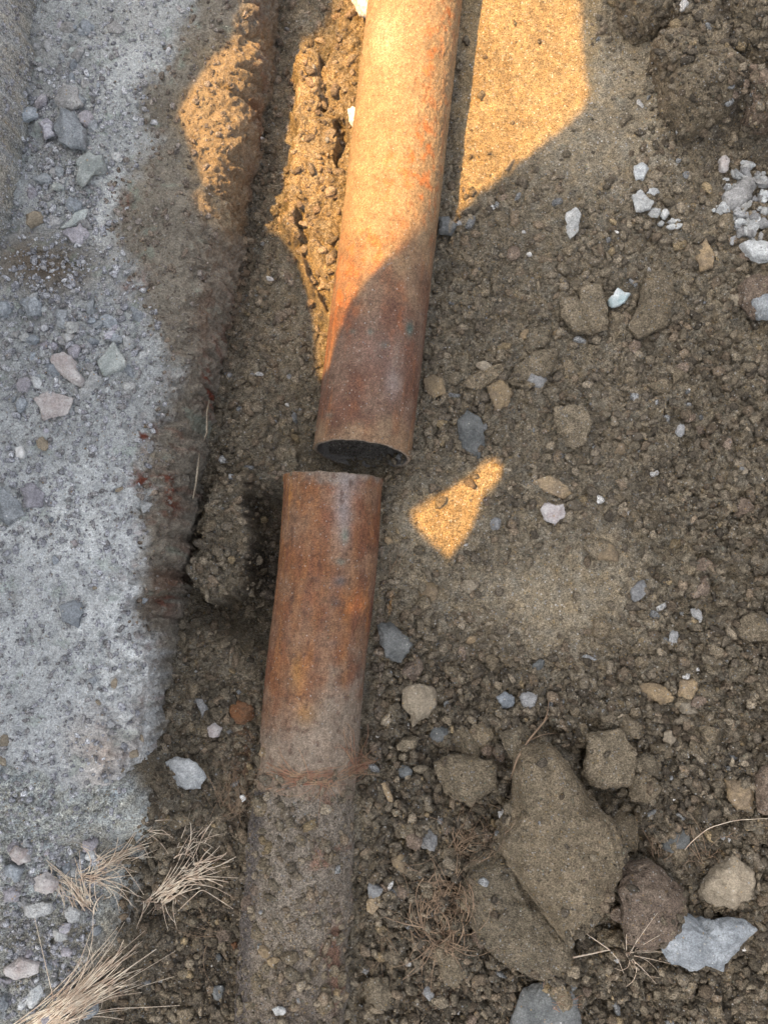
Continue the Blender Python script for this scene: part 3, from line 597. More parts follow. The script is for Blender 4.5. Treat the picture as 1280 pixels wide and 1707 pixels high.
stone('soil_lump', 'yellowish rounded soil lump right of the greyish soil lump', 'soil lump', [(1052,1290),(1078,1282),(1098,1312),(1082,1345),(1050,1335)], .03, M_clod, sink=.35)
stone('soil_lump', 'brown lump beside the right edge level with the turquoise stone', 'soil lump', [(1232,470),(1262,452),(1295,470),(1290,520),(1258,530),(1236,505)], .035, M_red, sink=.35)
stone('stone', 'grey stone at the right edge below the brown lump', 'stone', [(1255,500),(1275,492),(1295,500),(1292,530),(1262,532)], .025, M_blue, sink=.1, lift=.008)
stone('stone_slab', 'dark greenish slate slab at the bottom edge under the yellowish lump', 'stone', [(845,1720),(872,1648),(905,1638),(955,1632),(965,1720)], .03, M_slate, sink=.35)
stone('stone', 'brown oblong stone standing in the small hollow at upper right', 'stone', [(1163,410),(1176,398),(1190,420),(1186,446),(1168,450),(1160,430)], .02, M_ochre, sink=.3)
stone('stone_chip', 'white chip half hidden behind the left flank of the upper pipe', 'stone', [(580,183),(588,176),(598,180),(596,205),(588,212),(582,200)], .018, M_white, sink=.1, lift=.01)
stone('stone', 'bright white lump at the top edge touching the upper pipe', 'stone', [(583,-14),(600,-20),(622,-10),(620,20),(610,28),(594,16)], .03, M_white, sink=.05, lift=.015)
stone('stone', 'small clear quartz pebble at the bottom of the dirt crust', 'stone', [(454,1682),(464,1675),(478,1680),(474,1692),(460,1693)], .012, M_pale, sink=.1, nf=12, lo=.5)
stone('stone', 'yellow stone set in the dirt crust above the quartz pebble', 'stone', [(445,1600),(460,1593),(468,1598),(458,1612),(446,1610)], .009, M_ochre, sink=.2)
stone('stone', 'orange speck of stone left of the dirt-crusted pipe', 'stone', [(386,1573),(394,1570),(398,1580),(390,1585)], .010, M_rusty, sink=.1)
stone('stone', 'ochre pebble standing right of the dirt-crusted pipe', 'stone', [(612,1500),(626,1494),(632,1508),(622,1524),(612,1518)], .016, M_ochre, sink=.1)
stone('stone', 'yellow bone-shaped stone right of the root collar on the pipe', 'stone', [(634,1308),(642,1304),(654,1328),(656,1342),(646,1334)], .012, M_ochre, sink=.1)
stone('stone', 'small grey triangular stone in the gully beside the broad slab', 'stone', [(327,1166),(338,1164),(348,1184),(338,1196)], .014, M_grey, sink=.15)
stone('stone', 'pale pinkish pebble below the grey triangular stone', 'stone', [(346,1212),(360,1205),(370,1214),(364,1228),(350,1228)], .014, M_pink, sink=.15)
stone('stone', 'rusty orange stone beside the left flank of the lower pipe', 'stone', [(385,1178),(396,1168),(412,1170),(424,1182),(423,1198),(410,1208),(394,1206),(386,1194)], .02, M_rusty, sink=.4, rough=.5, nf=4)
stone('stone_chip', 'white chip at the left foot of the dirt-crusted pipe', 'stone', [(399,1328),(406,1325),(411,1331),(404,1337)], .008, M_white, sink=.1)
CK = 'big dark blocks of earth at the upper right corner'
stone('earth_block', 'smooth tan earth block at the top edge, left of the darker corner blocks', 'earth block', [(1030,-30),(1038,36),(1060,60),(1092,56),(1122,30),(1168,10),(1185,-30)], .11, M_clod, CK, sink=.72, nf=5, rough=.6)
stone('earth_block', 'largest pitted earth block of the upper right corner, above the pinkish upright pebble', 'earth block', [(1084,88),(1130,45),(1180,22),(1208,60),(1196,105),(1236,140),(1210,192),(1150,222),(1112,178),(1096,130)], .13, M_clod, CK, sink=.68, nf=6, rough=.9)
stone('earth_block', 'earth block filling the very corner at the upper right', 'earth block', [(1205,-30),(1300,-30),(1312,120),(1258,112),(1218,60)], .12, M_clod, CK, sink=.66, nf=6, rough=.9)
stone('earth_block', 'reddish earth block at the right edge above the grey gravel heap', 'earth block', [(1228,125),(1300,130),(1308,215),(1250,205)], .10, M_red, CK, sink=.66, nf=6, rough=.9)
# stones lying on the broad dusty slab
BP = 'stones lying on the broad dusty slab'
for lb, pl, h_, mt in (
 ('largest bluish-grey stone at the upper left', [(94,215),(104,184),(124,188),(150,230),(146,256),(120,252),(98,240)], .030, M_blue),
 ('green-grey stone with an orange spot below the largest bluish stone', [(127,275),(150,254),(177,257),(177,280),(152,304),(140,314),(127,295)], .024, M_green),
 ('purplish stone left of the largest bluish stone', [(66,206),(80,199),(95,205),(94,226),(75,236),(68,222)], .02, M_purple),
 ('small dark purple pebble right of the largest bluish stone', [(134,192),(150,186),(162,198),(150,210),(136,208)], .018, M_purple),
 ('rounded grey lump above the largest bluish stone', [(92,165),(108,142),(130,148),(138,175),(118,186),(98,182)], .022, M_grey),
 ('sharp lilac-grey flake at the edge of the brown mound', [(104,388),(135,372),(150,390),(130,409)], .014, M_purple),
 ('long grey-green flake just above the lilac flake', [(100,380),(125,355),(150,350),(147,368),(118,380)], .014, M_green),
 ('brownish flat stone left of the lilac flake', [(40,355),(68,350),(72,370),(50,380)], .014, M_tan),
 ('curved pinkish-white stone on the left, longest of the white trio', [(84,590),(105,574),(123,590),(130,618),(150,640),(138,648),(108,628),(90,608)], .018, M_pink),
 ('pointed pale greenish stone, right of the white trio', [(162,602),(190,573),(214,602),(206,622),(176,627)], .018, M_green),
 ('pale wedge stone in the middle of the white trio', [(139,640),(158,614),(178,622),(166,650),(146,657)], .016, M_pale),
 ('flat lilac and grey stone with a brown stain below the white trio', [(44,662),(78,652),(122,664),(112,690),(72,702)], .012, M_pink),
 ('small white round pebble below the brown-stained stone', [(27,748),(36,744),(45,752),(40,764),(29,762)], .012, M_white),
 ('bluish stone cut by the left edge of the picture', [(-12,822),(10,812),(28,830),(40,858),(15,872),(-12,862)], .02, M_blue),
 ('bluish cobble right of the stone on the left edge', [(28,812),(55,805),(75,822),(70,840),(45,845)], .016, M_purple),
 ('blue-grey cobble at left below the brown mound', [(30,498),(48,488),(68,505),(66,524),(44,526)], .02, M_blue),
 ('grey cobble beside the left edge below the brown mound', [(-4,508),(12,504),(20,518),(12,528),(-4,528)], .018, M_blue),
 ('pale cobble right of the blue-grey cobble', [(104,540),(120,532),(136,540),(130,556),(112,558)], .016, M_pale),
 ('small yellow-green pebble in the pale dust', [(60,735),(72,728),(82,740),(76,752),(64,750)], .010, M_tan),
 ('pale flake near the sunlit patch', [(188,258),(198,254),(207,264),(198,272),(190,268)], .010, M_pale),
 ('flat grey flake high on the pale dust', [(176,40),(190,34),(208,48),(200,56),(182,52)], .010, M_grey),
 ('lone cream pebble on the pale dust', [(118,902),(127,900),(131,908),(124,913)], .010, M_pink),
 ('long grey scab of stone on the pale dust', [(100,1010),(130,1000),(145,1020),(130,1045),(105,1035)], .012, M_blue)):
    stone('stone', lb, 'stone', pl, h_, mt, BP, sink=.2, nf=10, lo=.5)
CB = 'cobbles at the lower left corner'
for lb, pl, h_, mt in (
 ('pinkish round cobble, topmost of the corner cobbles', [(18,1420),(30,1409),(50,1416),(50,1434),(34,1440),(20,1434)], .022, M_pink),
 ('grey round cobble under the pinkish cobble', [(8,1446),(24,1438),(38,1448),(34,1468),(14,1470)], .02, M_blue),
 ('lilac cobble at left of the wide oval one', [(6,1482),(22,1476),(34,1488),(28,1502),(10,1502)], .018, M_purple),
 ('wide oval brown-grey cobble', [(50,1462),(75,1454),(97,1470),(90,1486),(60,1484)], .02, M_pink),
 ('bluish-white broken cobble, brightest in the corner', [(44,1508),(62,1494),(98,1500),(88,1522),(62,1532),(46,1522)], .022, M_pale),
 ('white fragment right of the brightest cobble', [(106,1518),(118,1508),(136,1520),(132,1536),(114,1538)], .014, M_pale),
 ('long pale cobble with an ochre stain by the left edge', [(8,1612),(32,1598),(74,1600),(68,1620),(30,1634),(10,1626)], .02, M_pink),
 ('small blue-grey cobble at the bottom left edge', [(-4,1664),(8,1658),(18,1672),(8,1686),(-4,1684)], .02, M_blue),
 ('small white stone between the two straw tufts', [(222,1436),(232,1434),(235,1442),(226,1448)], .008, M_white)):
    stone('cobble', lb, 'stone', pl, h_, mt, CB, sink=.25, nf=6)
# peeling pale slivers of coating on the flank of the broad slab
for (pts, lb) in (([(347,668),(343,690),(343,722),(338,736)], 'upper of the two thin white slivers on the edge of the broad slab'), ([(331,757),(328,780),(325,806),(320,832)], 'lower of the two thin white slivers on the edge of the broad slab')):
    V = []; Fc = []
    a0, a1 = np.array(hit(*pts[0])), np.array(hit(*pts[-1])); zt = max(a0[2], a1[2])+.004; c3 = [P(u, v, zt) for u, v in pts]
    for k, c in enumerate(c3):
        wd = .0011 if k in (1, 2) else .0004
        for dx, dz in ((-wd, .001), (wd, .001), (wd, .006), (-wd, .0068)): V.append(c+np.array([dx+.003, 0, dz]))
    for k in range(3):
        for j in range(4): Fc.append([k*4+j, k*4+(j+1) % 4, k*4+4+(j+1) % 4, k*4+4+j])
    Fc += [[3, 2, 1, 0], [12, 13, 14, 15]]
    tag(link('coating_flake', mesh_np('coating_flake', np.array(V), Fc, None, False), M_tan), lb, 'coating flake', 'peeling slivers on the broad slab')

# ---- scattered loose stones: shared shapes, one object each, each told apart by size, colour and what it lies beside
LM = [(1025,498,'the turquoise stone'),(834,658,'the ochre stone below the slabs'),(888,615,'the widest flat slab'),(785,725,'the slate-grey stone'),(950,710,'the square-edged lump'),
 (920,855,'the cream stone'),(915,812,'the long yellow-green stone'),(1068,337,'the white stone cluster'),(955,372,'the upright bluish stone'),(1260,420,'the long pale stone at the heap'),(1205,270,'the pinkish upright pebble'),
 (722,640,'the yellow stone by the pipe'),(750,860,'the small sunlit triangle'),(605,750,'the pipe gap'),(650,1070,'the dark stone by the lower pipe'),(698,1170,'the cream and tan stone'),(843,1167,'the grey-blue pebble'),
 (1145,1180,'the pale square pebble'),(930,1380,'the longest boulder'),(860,1520,'the yellowish lump'),(1072,1510,'the reddish-brown stone'),(1212,1475,'the pale tan stone'),(1175,1570,'the jagged grey-blue stone'),(738,1530,'the root ball'),
 (1020,1265,'the greyish lump'),(773,1300,'the lump beside the hollow'),(1235,1325,'the orange-tinged lump'),(1200,1375,'the arching root'),(895,1220,'the forked root'),(905,1680,'the dark slate slab'),(622,1508,'the ochre pebble by the crust'),
 (838,1358,'the bright white chip'),(540,1292,'the root collar'),(465,1685,'the quartz pebble'),(1265,490,'the brown lump at the edge'),(1115,1230,'the rounded tan pebble'),(930,1000,'the compacted patch'),(1100,100,'the raised corner crack'),
 (1215,160,'the raised earth hollow'),(1175,425,'the small upper hollow'),(300,1288,'the bluish-white gully stone'),(337,1180,'the grey triangular stone'),(360,1220,'the pale pinkish pebble'),(405,1188,'the rusty stone'),(300,1450,'the straw fan'),(392,1577,'the orange speck'),
 (343,700,'the upper white sliver'),(325,800,'the lower white sliver'),(365,900,'the earth lump in the gully'),(122,218,'the largest bluish stone'),(152,283,'the orange-spotted stone'),(80,215,'the purplish stone'),(128,390,'the lilac flake'),(115,615,'the curved pinkish stone'),
 (188,602,'the pointed greenish stone'),(82,678,'the brown-stained flat stone'),(36,753,'the round white pebble'),(10,845,'the bluish edge stone'),(48,510,'the blue-grey cobble'),(120,548,'the pale cobble'),(65,440,'the brown mound'),(240,716,'the dark rust spot'),
 (123,906,'the lone cream pebble'),(120,1022,'the grey scab'),(210,1150,'the whitest dust patch'),(192,47,'the flat grey flake'),(34,1425,'the pinkish cobble'),(72,1470,'the wide oval cobble'),(70,1514,'the broken cobble'),(38,1614,'the ochre-stained cobble'),
 (150,1480,'the pinkish straw tuft'),(140,1670,'the combed straw bundle'),(580,870,'the grey patch on the pipe'),(690,250,'the sunlit pipe'),(700,540,'the shaded pipe'),(1240,340,'the gravel heap'),(1100,510,'the boot-shaped lump'),(985,515,'the long brown lump')]
COLW = {M_clod.name: 'brown', M_red.name: 'reddish', M_ochre.name: 'ochre', M_grey.name: 'grey', M_tan.name: 'tan', M_slate.name: 'dark grey', M_blue.name: 'blue-grey', M_pale.name: 'pale', M_purple.name: 'purplish', M_green.name: 'greenish'}
DIRS = ['right of', 'above and right of', 'above', 'above and left of', 'left of', 'below and left of', 'below', 'below and right of']
ORD = ['', 'second ', 'third ', 'fourth ', 'fifth ', 'sixth ', 'seventh ', 'eighth ', 'ninth ', 'tenth ', 'eleventh ', 'twelfth ', 'thirteenth ', 'fourteenth ']
pending = []
def name_loose():
    groups = {}
    for o, kind, u, v, r, mt in pending:
        d = sorted((math.hypot(u-a, v-b), k) for k, (a, b, t) in enumerate(LM))[:3]
        sz = 'tiny' if r < 6 else 'small' if r < 9 else 'medium' if r < 14 else 'large'
        best = None
        for dist, k in d:
            a, b, t = LM[k]; di = DIRS[int(((math.degrees(math.atan2(b-v, u-a))+22.5) % 360)//45)]
            key = (sz, COLW[mt.name], kind, di, t)
            if best is None or len(groups.get(key, [])) < len(groups.get(best[0], [])): best = (key, dist)
            if key not in groups: break
        groups.setdefault(best[0], []).append((best[1], o))
    for key, lst in groups.items():
        lst.sort(key=lambda q: q[0]); sz, cw, kd, di, t = key
        for k, (dist, o) in enumerate(lst):
            if len(lst) == 1: o['label'] = f'{sz} {cw} {kd} {di} {t}'
            elif k == 0: o['label'] = f'nearest {sz} {cw} {kd} {di} {t}'
            else: o['label'] = f'{ORD[min(k, 13)]}nearest {sz} {cw} {kd} {di} {t}'
shapes = []
for k in range(14):
    v, f = rock_shape(4, np.random.default_rng(60+k), nf=12 if k % 2 else 8, nz=.22)
    shapes.append(mesh_np('loose_stone', v, f, None, True))
    shapes[-1].materials.append(M_clod)
def loose(name, kind, cat, group, u, v, r, mat, flat=.65, sinkf=.25):
    g = hit(u, v); k = random.randrange(14)
    o = bpy.data.objects.new(name, shapes[k]); S.collection.objects.link(o)
    s = r*H/F*.98
    o.scale = (s*random.uniform(.85, 1.3), s*random.uniform(.65, 1.0), s*flat*random.uniform(.8, 1.15))
    o.rotation_euler = (random.uniform(-.4, .4), random.uniform(-.4, .4), random.uniform(0, 6.28))
    o.location = (g.x, g.y, g.z+s*flat*(.45-sinkf))
    o.material_slots[0].link = 'OBJECT'; o.material_slots[0].material = mat
    tag(o, None, cat, group); pending.append((o, kind, u, v, r, mat)); return o
def inpoly(u, v, poly): return sdf(np.array([u]), np.array([v]), poly)[0] > 0
HEAP = [(1208,300),(1240,280),(1300,275),(1300,402),(1232,402),(1216,372),(1180,356),(1185,345),(1212,350)]
n = 0
while n < 80:
    u, v = random.uniform(1178, 1276), random.uniform(272, 405)
    if inpoly(u, v, HEAP):
        loose('gravel_chip', 'chip', 'gravel', 'grey chips heaped at the right edge', u, v, random.choice([5, 6, 7, 8, 10, 12]), random.choice([M_pale, M_pale, M_grey]), flat=.8, sinkf=-.1-.5*random.random()); n += 1
def scatter(n, box, rr, mats, args, dens=None):
    c = 0; t = 0
    while c < n and t < n*40:
        t += 1; u, v = random.uniform(box[0], box[2]), random.uniform(box[1], box[3])
        if dens and random.random() > dens(u, v): continue
        r = rr[0]*(rr[1]/rr[0])**(random.random()**1.5)
        loose(*args, u, v, r, random.choice(mats)); c += 1
def pipe_u(v):   # right edge of the pipes in the picture
    return float(np.interp(v, [0, 740, 760, 1000, 1240, 1707], [775, 690, 640, 630, 608, 595]))
sm = lambda u, v: 1-min(1, .95*math.exp(-((u-930)/150)**2-((v-1000)/110)**2)+.95*math.exp(-((u-880)/140)**2-((v-120)/190)**2)+.8*math.exp(-((u-1010)/110)**2-((v-200)/130)**2)+.8*math.exp(-((u-700)/70)**2-((v-880)/90)**2))
B = M_clod
scatter(78, (640, 330, 1278, 1000), (8, 22), [B]*8+[M_red]*2+[M_ochre, M_grey, M_tan], ('soil_clod', 'clod', 'soil clod', 'loose clods right of the upper pipe'), dens=lambda u, v: sm(u, v)*(u > pipe_u(v)+12))
scatter(110, (620, 1000, 1278, 1705), (9, 30), [B]*12+[M_red]*3+[M_ochre, M_slate, M_grey], ('soil_clod', 'clod', 'soil clod', 'crumbly clods at the lower right'), dens=lambda u, v: sm(u, v)*(u > pipe_u(v)+12))
scatter(36, (230, 1000, 445, 1705), (8, 20), [B]*5+[M_slate, M_red, M_ochre], ('soil_clod', 'clod', 'soil clod', 'dark clods in the gully'), dens=lambda u, v: u > np.interp(v, [1000, 1330, 1707], [310, 262, 215]))
scatter(18, (330, 420, 520, 1000), (6, 12), [B, B, M_grey, M_tan], ('soil_clod', 'clod', 'soil clod', 'small clods in the gully'), dens=lambda u, v: np.interp(v, [420, 1000], [410, 320]) < u < np.interp(v, [420, 740, 1000], [530, 505, 430]))
scatter(22, (430, 1580, 580, 1703), (6, 17), [B]*4+[M_ochre], ('soil_clod', 'clod', 'soil clod', 'clods on the crusted pipe'))
scatter(26, (1060, 30, 1278, 270), (7, 20), [B]*4+[M_red], ('soil_clod', 'clod', 'soil clod', 'clods on the raised corner'), dens=lambda u, v: u > 1060+v*.35)
scatter(85, (2, 480, 250, 720), (4, 16), [M_blue, M_pale, M_grey, M_purple], ('gravel_chip', 'chip', 'gravel', 'chips strewn on the broad slab'), dens=lambda u, v: math.exp(-((u-110)/90)**2-((v-580)/90)**2))
scatter(60, (45, 40, 220, 400), (5, 17), [M_blue, M_grey, M_purple, M_green, M_grey], ('gravel_chip', 'chip', 'gravel', 'chips at the upper left'), dens=lambda u, v: math.exp(-((u-110)/50)**2))
scatter(34, (2, 720, 260, 1330), (4, 13), [M_blue, M_pale, M_grey, M_tan], ('gravel_chip', 'chip', 'gravel', 'chips low on the broad slab'))
scatter(34, (2, 1400, 160, 1705), (5, 16), [M_blue, M_pale, M_grey, M_purple], ('gravel_chip', 'chip', 'gravel', 'chips at the lower left corner'))
name_loose()

# surface lookup again, now with the earth lumps standing on it
allv = [v for v in parts_v]; allf = [f.tolist() for f in parts_f]; off_ = sum(len(v) for v in allv)
for v, f in SOLID: allf.append((f+off_).tolist()); allv.append(v); off_ += len(v)
TREE = BVHTree.FromPolygons(np.concatenate(allv).tolist(), [q for l in allf for q in l])
# ------------------------------------------------------------------ crumbs of soil and grit: uncountable
def crumbs(name, label, n, dens, rng_r, cols, seed):
    rng = np.random.default_rng(seed); base = [rock_shape(2, np.random.default_rng(seed+k), nf=7, nz=.5) for k in range(16)]
    VV, FF, CC = [], [], []; off = 0; made = 0
    while made < n:
        m = 4000; u = rng.uniform(-20, 1300, m); v = rng.uniform(-20, 1727, m); d = dens(u, v)
        keep = rng.random(m) < d
        for a, b in zip(u[keep], v[keep]):
            g = hit(a, b); r = rng_r[0]*(rng_r[1]/rng_r[0])**(rng.random()**2.6)
            bv_, bf_ = base[rng.integers(16)]; an = rng.uniform(0, 6.28); ca, sa = math.cos(an), math.sin(an)
            sc_ = np.array([r*rng.uniform(.8, 1.6), r*rng.uniform(.6, 1.1), r*rng.uniform(.5, .95)])
            q = bv_*sc_; q = np.stack([q[:, 0]*ca-q[:, 1]*sa, q[:, 0]*sa+q[:, 1]*ca, q[:, 2]], -1)
            q = q+np.array([g.x, g.y, g.z+r*.25]); VV.append(q); FF.append(bf_+off); off += len(q)
            c = np.array(cols(a, b, rng)); CC.append(np.tile(c*rng.uniform(.7, 1.3), (len(q), 1))); made += 1
            if made >= n: break
    o = link(name, mesh_np(name, np.concatenate(VV), np.concatenate(FF), np.concatenate(CC), False), M_crumb)
    return tag(o, label, name.replace('_', ' '), kind='stuff')
SOILC = [(.19, .152, .110), (.16, .13, .095), (.225, .182, .135), (.13, .105, .08), (.185, .14, .10)]
def soil_col(u, v, r):
    x = r.random()
    if x > .996: return (.55, .53, .49)
    if x > .978: return (.25, .19, .11)
    if x > .962: return (.22, .22, .21)
    c = np.array(SOILC[r.integers(5)])
    if 440 < u < 640 and 780 < v < 1280: return c
    on_pipe = v > 1280 and 405 < u < 595
    if v < 560 and 460 < u < 620: return c*1.3  # crumbs on the ridge lightened to look sunlit as well
    c = c*np.array([1.0, 1.015, .96])
    return c*(1.12 if on_pipe else r.choice([.6, .8, 1.1]) if v > 1100 or (u > 1080 and v > 450) or (u > 1080 and v < 250) else 1)
def d_soil(u, v):
    eu = np.interp(v, [0, 330, 680, 1050, 1330, 1400, 1707], [470, 420, 360, 300, 250, 215, 180])
    pl = np.interp(v, [0, 740, 760, 1000, 1100, 1290, 1400, 1707], [612, 528, 478, 458, 440, 435, 410, 405]); pr = np.array([pipe_u(q) for q in v])
    on = (u > eu) & ~((u > pl-2) & (u < pr+2) & (v < 1290))
    s_ = np.clip(1.15*spot(u, v, 930, 985, 165, 120)+spot(u, v, 880, 120, 140, 190)+.8*spot(u, v, 1010, 200, 110, 130)+.8*spot(u, v, 700, 880, 70, 110), 0, 1)
    sun_patch = (sdf(u, v, [(775,-30),(990,-30),(985,180),(770,345)]) > -8) | (sdf(u, v, [(684,852),(755,812),(804,772),(836,770),(832,798),(792,866),(748,932)]) > -5)
    for b_ in BLK: on = on*np.where(sdf(u, v, b_) > -7, .04, 1)
    return on*(1-.95*s_)*np.where(sun_patch, .12, 1)*np.where((u > 460) & (u < 620) & (v < 560), .45, 1)*np.where((v > 1000) & (u > pr), 1, .7)*np.where((u > pl) & (u < pr), .45, 1)
crumbs('soil_crumbs', 'loose brown soil crumbs and grit covering the trench floor', 25000, d_soil, (.0016, .0100), soil_col, 500)
def grit_col(u, v, r):
    if sdf(np.array([u+r.normal()*12]), np.array([v]), PALE+[] if v < 1400 else [(-99,1300),(240,1330),(130,1720),(-99,1720)])[0] < 0: return [(.17, .14, .11), (.20, .16, .12), (.24, .21, .18)][r.integers(3)]
    return [(.36, .36, .37), (.31, .31, .32), (.44, .44, .44), (.28, .27, .26)][r.integers(4)]
def d_grit(u, v):
    eu = np.interp(v, [0, 330, 680, 1050, 1330, 1400, 1707], [440, 395, 335, 275, 235, 215, 130])
    return (u < eu-20)*np.clip(.25+.9*spot(u, v, 110, 570, 110, 110)+.8*spot(u, v, 110, 250, 80, 170)+.4*spot(u, v, 80, 820, 90, 60)+.7*spot(u, v, 60, 1520, 80, 140), 0, 1)
crumbs('grey_grit', 'fine grey grit scattered over the dusty slab and lower left mound', 8000, d_grit, (.0015, .0060), grit_col, 600)

# ------------------------------------------------------------------ roots and straw
def fibres(name, label, cat, strands, mat, group=None):
    """strands: list of (points px, lifts m, radius m)"""
    VV, FF = [], []; off = 0
    for pts, lifts, rad in strands:
        pw = []
        for (u, v), lf in zip(pts, lifts):
            g = hit(u, v); q = P(u, v, g.z+lf); pw.append(q)
        pw = np.array(pw); n = max(8, 6*len(pw)); t = np.linspace(0, 1, n); kk = np.linspace(0, 1, len(pw))
        c = np.stack([np.interp(t, kk, pw[:, a]) for a in range(3)], -1)
        for _ in range(3): c[1:-1] = (c[:-2]+2*c[1:-1]+c[2:])/4
        tg = np.gradient(c, axis=0); tg /= np.maximum(1e-9, np.linalg.norm(tg, axis=1))[:, None]
        a = np.cross(tg, (0, 0, 1.)); a /= np.maximum(1e-6, np.linalg.norm(a, axis=1))[:, None]; b = np.cross(a, tg)
        r = (rad*(.78 if mat is M_straw else 1)*(1-.6*t)*(1+.3*math.sin(len(FF))))[:, None]
        ring = np.stack([c+a*r, c+b*r, c-a*r, c-b*r], 1).reshape(-1, 3); VV.append(ring)
        for k in range(n-1):
            for j in range(4): FF.append([off+k*4+j, off+k*4+(j+1) % 4, off+k*4+4+(j+1) % 4, off+k*4+4+j])
        off += len(ring)
    return tag(link(name, mesh_np(name, np.concatenate(VV), FF), mat), label, cat, group)
def fan(root, ang, spread, length, n, rad, curl=.25, lift=.02, w=10):
    out = []
    for _ in range(n):
        a = R_(ang+random.gauss(0, spread)); L = length*random.uniform(.3, 1.15); bend = random.gauss(0, curl)*(3 if random.random() < .15 else 1); kink = random.choice([1, 2, 3]) if random.random() < .2 else 0
        u, v = root[0]+random.gauss(0, w), root[1]+random.gauss(0, w*.6); pts = [(u, v)]; lf = [random.uniform(0, .004)]
        for k in range(4):
            a += bend/3 + (random.gauss(0, .8) if k == kink and kink else 0); u += math.cos(a)*L/4; v -= math.sin(a)*L/4; pts.append((u, v)); lf.append(lift*random.uniform(.2, 1.0)*math.sin((k+1)/4*2.2))
        out.append((pts, lf, rad*random.uniform(.6, 1.2)))
    return out
ST = 'straw tufts at the lower left'
fibres('straw_tuft', 'pale straw tuft fanning toward the crusted pipe, in the gully', 'straw',
       fan((262,1500), 38, 8, 130, 30, .0013, .3, .022, 14)+fan((300,1455), 8, 14, 80, 20, .0013, .4, .02, 12)+fan((300,1425), 60, 10, 60, 12, .0010, .4, .02, 12)+fan((262,1495), -100, 12, 60, 12, .0011, .3)+fan((330,1400), 35, 30, 45, 8, .0010, .7), M_straw, ST)
fibres('straw_tuft', 'pinkish straw tuft on the grey mound above the cobbles', 'straw', fan((145,1512), 118, 9, 85, 26, .0012, .3, .015, 9)+fan((90,1462), -38, 8, 62, 20, .0011, .3, .012, 8)+fan((140,1465), 2, 9, 85, 20, .0011, -.5, .02, 8), M_straw, ST)
fibres('straw_tuft', 'long combed straw bundle reaching in from the bottom edge', 'straw', fan((60,1716), 36, 4, 205, 110, .0014, .16, .02, 15)+fan((140,1655), 20, 16, 75, 22, .0009, .6, .02, 12), M_straw, ST)
fibres('straw_tuft', 'thin straw wisp lying above the two larger tufts', 'straw', fan((168,1445), 30, 8, 95, 26, .0013, .3, .015, 10)+fan((250,1380), -10, 25, 45, 5, .0009, .4), M_straw, ST)
def tangle(c, ru, rv, n, rad, lift=.012):
    out = []
    for _ in range(n):
        a = random.uniform(0, 6.28); r0 = random.uniform(.2, 1); cu, cv = c[0]+random.gauss(0, ru*.3), c[1]+random.gauss(0, rv*.3)
        pts = []; lf = []; da = random.choice([-1, 1])*random.uniform(.35, .9)
        for k in range(6):
            pts.append((cu+ru*r0*math.cos(a+k*da*.5), cv+rv*r0*math.sin(a+k*da*.5))); lf.append(random.uniform(.001, lift))
        out.append((pts, lf, rad*random.uniform(.6, 1.3)))
    return out
fibres('root_mat', 'matted brown root ball at the foot of the yellowish lump', 'roots', tangle((738,1530), 45, 60, 110, .0008)+fan((735,1560), -110, 35, 90, 30, .0009, .8)+fan((740,1500), 80, 25, 80, 25, .0007, .6), M_root)
fibres('root_mat', 'tangled roots left of the longest boulder above the root ball', 'roots', tangle((790,1390), 45, 45, 40, .0005)+fan((760,1420), 60, 25, 110, 22, .0005, .5), M_root)
fibres('root_collar', 'reddish-tan root fibres wrapped across the top of the dirt crust', 'roots',
       [([(455+random.gauss(0, 14), 1292+random.gauss(0, 10)), (500+random.gauss(0, 9), 1298+random.gauss(0, 6)), (545+random.gauss(0, 9), 1298+random.gauss(0, 10)), (585+random.gauss(0, 12), 1290+random.gauss(0, 9)), (618+random.gauss(0, 12), 1272+random.gauss(0, 9))], [random.uniform(.001, .006) for _ in range(5)], .0006*random.uniform(.6, 1.3)) for _ in range(34)]
       + fan((540,1300), -100, 30, 70, 16, .0005, .7, .006)+fan((600,1285), 100, 22, 75, 20, .0006, .4, .006)+fan((500,1295), 170, 25, 60, 14, .0006, .5, .006), M_rroot)
fibres('root', 'pale thin root arching across the soil near the right edge', 'roots', [([(1122,1440),(1150,1405),(1180,1380),(1225,1367),(1285,1364)], [.004, .02, .022, .02, .01], .0011)], M_straw)
fibres('root', 'fine twig roots crossing under the arching pale root', 'roots', fan((1100,1430), 80, 40, 60, 16, .0005, .8)+fan((1180,1430), 100, 35, 70, 12, .0007, .7), M_root)
fibres('root', 'forked dry root below the compacted patch', 'roots', [([(862,1265),(880,1235),(905,1205),(925,1180)], [.004, .01, .012, .004], .0020), ([(880,1235),(906,1224),(928,1222)], [.01, .012, .006], .0012), ([(905,1205),(912,1190),(915,1160)], [.01, .012, .004], .0011), ([(862,1265),(856,1282),(850,1300)], [.004, .008, .004], .0012)], M_root)
fibres('root', 'pale branching root running right from the tip of the yellowish lump', 'roots', [([(955,1596),(985,1590),(1015,1583),(1045,1590)], [.006, .014, .014, .006], .0018), ([(1015,1583),(1030,1600),(1040,1625)], [.012, .01, .004], .0010), ([(1015,1583),(985,1562),(962,1547)], [.014, .02, .012], .0010)], M_straw)
fibres('root', 'spray of fine pale root hairs under the reddish-brown stone', 'roots', fan((1045,1590), 0, 50, 70, 16, .0008, .6, .02, 3), M_straw)
fibres('root_mat', 'orange-brown root bundle hanging over the dark slate slab', 'roots', fan((870,1668), -18, 9, 100, 45, .0006, -.3, .014)+fan((925,1665), -80, 12, 60, 30, .0006, .2, .01), M_rroot)
